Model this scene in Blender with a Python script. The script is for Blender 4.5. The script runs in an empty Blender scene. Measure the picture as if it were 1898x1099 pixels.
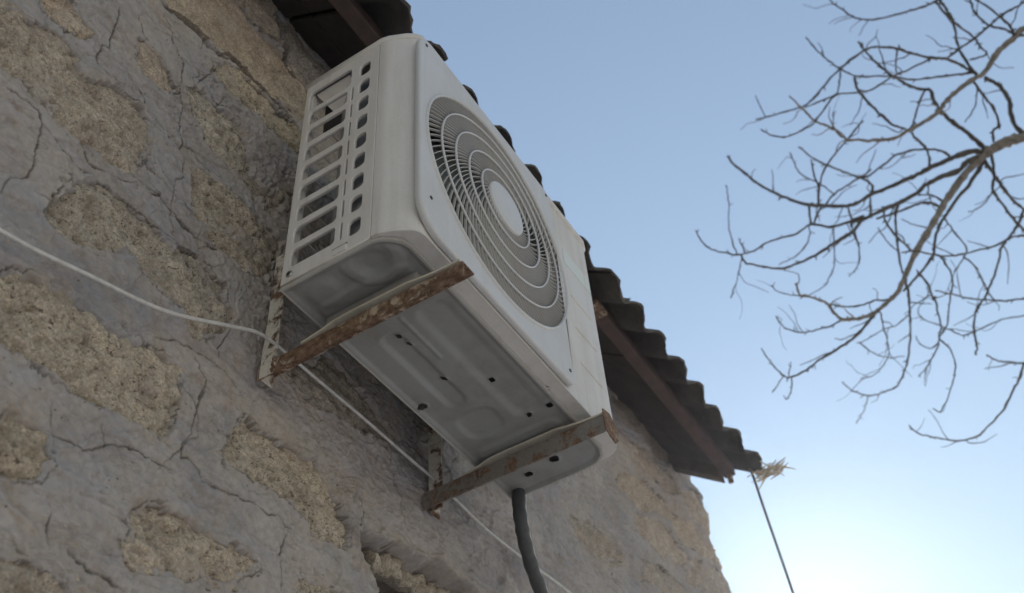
import bpy, bmesh, math, random
import numpy as np
from mathutils import Vector, Matrix

random.seed(11)
scene = bpy.context.scene
COL = scene.collection

# ------------------------------------------------------------------ camera
cam_data = bpy.data.cameras.new('camera')
cam = bpy.data.objects.new('camera', cam_data)
COL.objects.link(cam)
RIGHT = Vector((0.529111, -0.846217, -0.062915))
DOWN = Vector((0.593033, 0.421796, -0.685857))
FWD = Vector((0.606921, 0.325584, 0.725012))
m = Matrix((RIGHT, -DOWN, -FWD)).transposed().to_4x4()
m.translation = Vector((-0.77301, -0.9166, 1.59867))
cam.matrix_world = m
cam_data.sensor_width = 36.0
cam_data.lens = 37.467
cam_data.clip_start = 0.05
cam_data.clip_end = 4000.0
cam_data.dof.use_dof = True
cam_data.dof.focus_distance = 1.78
cam_data.dof.aperture_fstop = 5.0
scene.camera = cam

# ------------------------------------------------------------------ light
SUN_EL = math.radians(27.9)
SUN_AZ = math.radians(77.4)          # clockwise from +Y
world = bpy.data.worlds.new('World')
scene.world = world
world.use_nodes = True
wn = world.node_tree
for n in list(wn.nodes):
    wn.nodes.remove(n)
sky = wn.nodes.new('ShaderNodeTexSky')
sky.sky_type = 'NISHITA'
sky.sun_disc = False
sky.sun_elevation = SUN_EL
sky.sun_rotation = SUN_AZ
sky.air_density = 2.0
sky.dust_density = 0.0
sky.ozone_density = 0.0
bg = wn.nodes.new('ShaderNodeBackground')
bg.inputs['Strength'].default_value = 0.098
wo = wn.nodes.new('ShaderNodeOutputWorld')
tint = wn.nodes.new('ShaderNodeMix')
tint.data_type = 'RGBA'; tint.blend_type = 'MULTIPLY'
tint.inputs[0].default_value = 1.0
tint.inputs[7].default_value = (1.0, 0.955, 1.02, 1.0)
wn.links.new(sky.outputs[0], tint.inputs[6])
wn.links.new(tint.outputs[2], bg.inputs[0])
wn.links.new(bg.outputs[0], wo.inputs[0])

sun_data = bpy.data.lights.new('sun', 'SUN')
sun_data.energy = 5.0
sun_data.angle = math.radians(0.55)
sun_data.color = (1.0, 0.95, 0.88)
sun = bpy.data.objects.new('sun', sun_data)
COL.objects.link(sun)
sd = Vector((math.sin(SUN_AZ) * math.cos(SUN_EL), math.cos(SUN_AZ) * math.cos(SUN_EL), math.sin(SUN_EL)))
sun.rotation_euler = sd.to_track_quat('Z', 'Y').to_euler()
sun.location = sd * 30

vs = scene.view_settings
vs.view_transform = 'Standard'
vs.look = 'None'
vs.exposure = 0.5
vs.gamma = 1.0
vs.use_curve_mapping = False

# ------------------------------------------------------------------ traced data (metres)
STONES=[[(-0.4991,2.9884),(-0.4874,2.9927),(-0.457,3.0028),(-0.4298,3.0153),(-0.3985,3.0414),(-0.3804,3.0307),(-0.3619,3.0066),(-0.3417,3.0013),(-0.2946,3.025),(-0.2437,3.046),(-0.2193,3.0323),(-0.2122,2.9877),(-0.2219,2.931),(-0.2349,2.8921),(-0.2718,2.8891),(-0.3108,2.8729),(-0.3451,2.8703),(-0.3685,2.8898),(-0.4061,2.9008),(-0.4336,2.894),(-0.4649,2.8912)],[(-0.3122,2.7332),(-0.3062,2.7776),(-0.2911,2.8069),(-0.2666,2.8198),(-0.2394,2.8262),(-0.1936,2.8373),(-0.1534,2.8323),(-0.1279,2.8255),(-0.0883,2.8494),(-0.0479,2.8596),(-0.0142,2.8445),(-0.0038,2.8134),(0.008,2.7972),(0.0024,2.7586),(-0.039,2.717),(-0.0598,2.7202),(-0.0801,2.74),(-0.1151,2.7387),(-0.1524,2.751),(-0.1885,2.7469),(-0.215,2.7385),(-0.247,2.7162),(-0.2847,2.7079),(-0.3079,2.7091)],[(-0.1108,3.0122),(-0.0904,3.045),(-0.027,3.0594),(0.027,3.0613),(0.0681,3.0593),(0.095,3.0534),(0.0867,3.0036),(0.0685,2.9272),(0.0399,2.9256),(-0.0203,2.923),(-0.0645,2.9191),(-0.0867,2.941)],[(-0.3462,2.5544),(-0.3394,2.5672),(-0.3236,2.5884),(-0.3003,2.5986),(-0.272,2.6057),(-0.2503,2.6065),(-0.2264,2.6123),(-0.208,2.6169),(-0.1685,2.6202),(-0.1274,2.6237),(-0.0869,2.6367),(-0.0705,2.6306),(-0.0597,2.6166),(-0.0559,2.5835),(-0.0528,2.5543),(-0.0597,2.5226),(-0.0845,2.5094),(-0.124,2.5054),(-0.1552,2.4999),(-0.1742,2.4994),(-0.1928,2.4989),(-0.2177,2.4904),(-0.2451,2.4923),(-0.271,2.4917),(-0.2955,2.4886),(-0.3231,2.4888)],[(0.0564,2.5709),(0.0712,2.6129),(0.086,2.649),(0.1138,2.6376),(0.1522,2.6477),(0.1977,2.6504),(0.2399,2.6539),(0.2707,2.6382),(0.3023,2.6152),(0.3189,2.5948),(0.3269,2.5555),(0.2852,2.5369),(0.2479,2.5377),(0.2184,2.5563),(0.1732,2.5619),(0.1193,2.5507),(0.08,2.5406),(0.0609,2.5357)],[(-0.0802,2.3751),(-0.0626,2.3936),(-0.0469,2.4098),(-0.0251,2.4178),(0.0036,2.413),(0.0498,2.4142),(0.0906,2.4147),(0.1287,2.4161),(0.1378,2.4085),(0.0932,2.3803),(0.0498,2.3617),(0.0011,2.3485),(-0.03,2.3409),(-0.06,2.3336),(-0.0717,2.3547)],[(-0.2348,2.2246),(-0.2133,2.24),(-0.1903,2.2469),(-0.1646,2.2478),(-0.1441,2.2506),(-0.1188,2.2483),(-0.1199,2.2335),(-0.2213,2.1866)],[(-0.2842,2.3784),(-0.2667,2.4042),(-0.2436,2.4084),(-0.2184,2.408),(-0.2047,2.3827),(-0.2127,2.3558),(-0.2395,2.3395),(-0.2665,2.3283)],[(0.2248,2.4331),(0.2326,2.44),(0.2626,2.445),(0.2978,2.4526),(0.3347,2.4535),(0.3006,2.4216),(0.2285,2.4038)],[(-0.4454,3.1084),(-0.4204,3.1485),(-0.3892,3.1351),(-0.3656,3.1218),(-0.3675,3.0951),(-0.4013,3.0865),(-0.429,3.0799)],[(-0.1662,3.2032),(-0.1302,3.2375),(-0.0812,3.2429),(-0.0356,3.2177),(0.0059,3.1576),(0.0618,3.1716),(0.1029,3.1916),(0.1112,3.171),(0.0692,3.1219),(0.0199,3.1043),(-0.0106,3.1337),(-0.0678,3.1212),(-0.0978,3.1267),(-0.1179,3.1551),(-0.141,3.1744)],[(-0.1241,3.3577),(-0.081,3.3821),(-0.0117,3.3974),(0.0747,3.4023),(0.1015,3.3799),(0.0964,3.3275),(0.0398,3.3199),(-0.0264,3.3178),(-0.0837,3.3106),(-0.1146,3.3097)],[(-0.2506,3.4054),(-0.2248,3.4691),(-0.1368,3.5941),(-0.0883,3.5806),(-0.0772,3.5498),(-0.0003,3.5909),(0.0258,3.5807),(0.0391,3.5297),(0.0295,3.4294),(-0.0145,3.4147),(-0.0861,3.4102),(-0.1494,3.4063),(-0.2078,3.3916)],[(-0.1291,3.6146),(-0.0382,3.7601),(-0.0029,3.6936),(0.0193,3.627),(-0.0018,3.6008),(-0.043,3.5925),(-0.0779,3.5883)],[(0.0359,3.7609),(0.0702,3.7275),(0.1018,3.7158),(0.1287,3.7033),(0.1639,3.7141),(0.1356,3.6394),(0.0836,3.5416),(0.0512,3.5384),(0.0341,3.5611),(0.0205,3.6248),(0.0213,3.6876)],[(0.0395,3.5227),(0.0749,3.5358),(0.1018,3.5483),(0.0983,3.4992),(0.0854,3.4188),(0.0612,3.4309),(0.0322,3.4471)],[(-0.2749,3.1921),(-0.2621,3.2199),(-0.2322,3.2081),(-0.2169,3.1916),(-0.1902,3.175),(-0.2035,3.1637),(-0.2344,3.162),(-0.2596,3.1579)],[(0.1348,2.7711),(0.2317,2.8812),(0.2908,2.8874),(0.386,2.8661),(0.452,2.8472),(0.3886,2.8117),(0.2705,2.7802),(0.1881,2.7692)],[(0.4159,2.6048),(0.488,2.6292),(0.5518,2.6342),(0.6356,2.6324),(0.7234,2.6237),(0.6502,2.5825),(0.5592,2.5847),(0.481,2.5754),(0.4118,2.5628)],[(1.5264,3.713),(1.6557,3.7719),(1.7706,3.7438),(1.9521,3.7631),(1.966,3.7225),(1.8285,3.6687),(1.652,3.6336),(1.5326,3.6233)],[(1.5936,3.5726),(1.6801,3.5978),(1.8534,3.6212),(1.9374,3.633),(1.9223,3.5775),(1.7703,3.5106),(1.6324,3.4935),(1.5579,3.498)],[(1.4969,3.4173),(1.6076,3.4568),(1.6928,3.4433),(1.8118,3.4762),(1.8608,3.4603),(1.7266,3.3922),(1.5685,3.3368),(1.4629,3.3421)],[(1.9539,3.6193),(2.0863,3.6814),(2.1814,3.6476),(2.1675,3.5846),(2.0419,3.5463),(1.9357,3.5396)],[(1.8078,3.4307),(1.9556,3.4836),(2.1603,3.5041),(2.2099,3.4772),(2.0218,3.4028),(1.8519,3.3702)],[(1.5431,3.2957),(1.6687,3.3393),(1.8137,3.343),(1.903,3.3278),(1.7962,3.2666),(1.6308,3.2331),(1.5228,3.2327)],[(1.917,3.3281),(2.1128,3.406),(2.218,3.4003),(2.2042,3.3436),(2.0031,3.2687),(1.8733,3.259)],[(1.1271,3.05),(1.2323,3.0856),(1.3357,3.0894),(1.393,3.0671),(1.2972,3.0237),(1.1754,3.0099)],[(1.5094,3.1205),(1.645,3.1708),(1.7858,3.1774),(1.8114,3.1456),(1.6503,3.088),(1.5041,3.0705)]]
CRACKS=[(0.0015,0.002,[(-0.3334,3.2337),(-0.3304,3.1993),(-0.3251,3.157),(-0.3194,3.1288),(-0.3328,3.1186),(-0.3364,3.0754),(-0.3289,3.0629),(-0.2933,3.0488),(-0.2698,3.0516),(-0.2326,3.0682),(-0.2359,3.0895),(-0.2621,3.1012),(-0.2927,3.1066),(-0.3146,3.1117)]),(0.0015,0.002,[(-0.2495,3.3493),(-0.2287,3.3319),(-0.2169,3.3014),(-0.1957,3.2716),(-0.1887,3.2617),(-0.1858,3.2273),(-0.1804,3.1726),(-0.1672,3.1654),(-0.1643,3.1219),(-0.159,3.0884),(-0.1468,3.0639),(-0.1501,3.0491),(-0.1399,3.0232),(-0.1341,2.9878),(-0.1465,2.9666),(-0.1446,2.9313),(-0.1424,2.9044)]),(0.0015,0.002,[(-0.1481,3.0597),(-0.1333,3.0741),(-0.1148,3.0733),(-0.0867,3.072),(-0.0452,3.0791)]),(0.0012,0.0015,[(-0.2326,3.0682),(-0.2095,3.0607),(-0.1802,3.0465),(-0.1511,3.0534)]),(0.0025,0.004,[(-0.227,2.8913),(-0.1978,2.899),(-0.1677,2.907),(-0.1391,2.9078)]),(0.0015,0.002,[(-0.4399,2.8563),(-0.4086,2.8586),(-0.381,2.8551),(-0.3732,2.8412),(-0.3693,2.8092),(-0.3614,2.7654),(-0.3599,2.7417),(-0.3768,2.7273),(-0.3796,2.6999),(-0.3809,2.6865)]),(0.002,0.003,[(-0.3743,2.8445),(-0.3395,2.8303),(-0.3015,2.8186),(-0.2799,2.8288),(-0.2613,2.8263),(-0.2309,2.8358),(-0.1937,2.838)]),(0.0015,0.002,[(-0.3171,2.8702),(-0.2897,2.85),(-0.2785,2.8486),(-0.23,2.8738),(-0.211,2.8895)]),(0.0015,0.002,[(-0.1662,3.2032),(-0.1273,3.2475),(-0.0974,3.2478),(-0.0604,3.2689),(-0.0394,3.2693)]),(0.0015,0.002,[(-0.1545,3.2373),(-0.1298,3.3092),(-0.1292,3.3575)]),(0.002,0.003,[(0.0346,3.2439),(0.07,3.2283),(0.0958,3.2444)]),(0.002,0.003,[(-0.4925,3.0073),(-0.4691,3.0181),(-0.4359,3.0231),(-0.4147,3.0235),(-0.3959,3.0451)]),(0.0015,0.002,[(-0.3417,3.0013),(-0.314,3.0108),(-0.2703,3.0234),(-0.2299,3.0411),(-0.188,3.0428)]),(0.00125,0.002,[(-0.204,3.166),(-0.2199,3.1572)]),(0.0015,0.002,[(-0.3047,3.2648),(-0.2808,3.2411),(-0.2626,3.2223)]),(0.002,0.003,[(-0.2611,2.8257),(-0.2403,2.8297),(-0.1985,2.8414),(-0.1664,2.8374),(-0.1298,2.8507),(-0.1121,2.845),(-0.0671,2.8693)]),(0.0025,0.003,[(-0.2028,2.888),(-0.1666,2.9024),(-0.1371,2.8994),(-0.1114,2.8967),(-0.0773,2.8971),(-0.0439,2.9054),(-0.0063,2.9217),(0.0324,2.914),(0.0663,2.9109)]),(0.00125,0.002,[(-0.1481,2.9464),(-0.1442,2.9209),(-0.1371,2.8994)]),(0.00125,0.002,[(-0.0805,2.9325),(-0.0773,2.8971),(-0.0661,2.8749)]),(0.002,0.003,[(-0.1093,2.6529),(-0.0737,2.6774),(-0.0367,2.6871),(0.0061,2.6964),(0.032,2.6922),(0.0646,2.6768)]),(0.00125,0.002,[(-0.0338,2.6737),(-0.0262,2.6565),(-0.009,2.6503),(-0.0111,2.6226),(-0.014,2.5991)]),(0.00125,0.002,[(0.008,2.7972),(0.0174,2.7707),(0.008,2.73),(0.0084,2.7061)]),(0.0015,0.003,[(-0.0485,2.801),(-0.0345,2.8155),(-0.0265,2.8291)]),(0.0015,0.002,[(-0.0107,2.6446),(-0.0145,2.6159),(-0.0116,2.575),(-0.0103,2.5515),(-0.0249,2.5251),(-0.022,2.5039),(-0.0134,2.506),(0.0098,2.5008),(0.0184,2.4866)]),(0.0015,0.002,[(0.0184,2.4866),(0.0419,2.4909),(0.0791,2.4981),(0.1104,2.5014),(0.1431,2.5017),(0.1661,2.5163)]),(0.0015,0.002,[(0.1656,2.5194),(0.1882,2.5117),(0.2147,2.5092)]),(0.0015,0.002,[(0.1899,2.4992),(0.1823,2.4624),(0.1811,2.427),(0.1867,2.4021)]),(0.0015,0.002,[(-0.2097,2.4166),(-0.1832,2.4252),(-0.1652,2.4251),(-0.1449,2.4396),(-0.1361,2.4529),(-0.0981,2.4681),(-0.0621,2.4722),(-0.0285,2.4773)]),(0.00125,0.002,[(-0.1487,2.4754),(-0.143,2.4606),(-0.1361,2.4529)]),(0.0025,0.003,[(-0.1535,2.2901),(-0.1351,2.2845),(-0.1216,2.2864),(-0.1097,2.2848),(-0.0899,2.287),(-0.0647,2.2815)]),(0.00125,0.002,[(-0.2252,2.4566),(-0.2155,2.4303),(-0.2073,2.4182)]),(0.003,0.004,[(-0.0833,2.3748),(-0.0674,2.3808),(-0.0591,2.3927),(-0.0527,2.4065),(-0.0287,2.4187)]),(0.002,0.003,[(0.0154,2.4076),(0.0575,2.4123),(0.0906,2.4147),(0.114,2.4116),(0.1321,2.4193)]),(0.002,0.003,[(-0.2176,2.2711),(-0.208,2.2616),(-0.1957,2.2632)]),(0.00125,0.002,[(-0.1865,2.3339),(-0.1823,2.295),(-0.1752,2.2812)]),(0.0015,0.002,[(0.355,2.6611),(0.3669,2.6369),(0.3545,2.5885)]),(0.0015,0.002,[(0.1936,2.508),(0.2042,2.4937)]),(0.002,0.003,[(0.1102,2.6333),(0.1394,2.6432),(0.1646,2.6559)]),(0.002,0.003,[(0.2452,2.5626),(0.2764,2.555)]),(0.002,0.003,[(0.2846,2.5435),(0.3222,2.553)]),(0.0035,0.006,[(1.6098,3.583),(1.7318,3.5924),(1.9237,3.6169)]),(0.0035,0.006,[(1.5116,3.4264),(1.6129,3.3966),(1.6871,3.3908)]),(0.003,0.005,[(1.7943,3.4662),(1.9474,3.4645)]),(0.003,0.005,[(1.9314,3.4268),(2.0894,3.4523),(2.216,3.4579)]),(0.003,0.005,[(1.5326,3.6233),(1.6488,3.6237),(1.8247,3.6584),(1.9773,3.7131)]),(0.0025,0.004,[(1.6028,3.3294),(1.711,3.3152),(1.7666,3.2912)]),(0.003,0.005,[(1.9797,3.6823),(2.0977,3.672),(2.198,3.6489)])]
GAPS=[(0.012,0.055,[(-0.2587,3.3779),(-0.2359,3.3846),(-0.199,3.3977),(-0.1523,3.3949),(-0.1201,3.3912),(-0.0753,3.4109),(-0.0304,3.4079),(0.0263,3.4113),(0.0739,3.4082)]),(0.008,0.04,[(-0.0074,3.7208),(0.0084,3.6438),(0.0284,3.6361),(0.0335,3.5488),(0.0525,3.5288)]),(0.006,0.028,[(-0.1368,3.5941),(-0.0872,3.5743),(-0.042,3.586),(0.0094,3.6088)]),(0.007,0.03,[(0.0141,3.3924),(0.0405,3.3895),(0.0667,3.3909),(0.0883,3.3965)])]
HOLE=[(0.3538,2.5849),(0.3809,2.6057),(0.4157,2.6078),(0.4648,2.6255),(0.5068,2.6326),(0.5766,2.6359),(0.6529,2.6321),(0.7232,2.6214),(0.6839,2.5714),(0.4138,2.451),(0.4025,2.516),(0.39,2.5419),(0.373,2.545),(0.3531,2.5544)]
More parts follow.
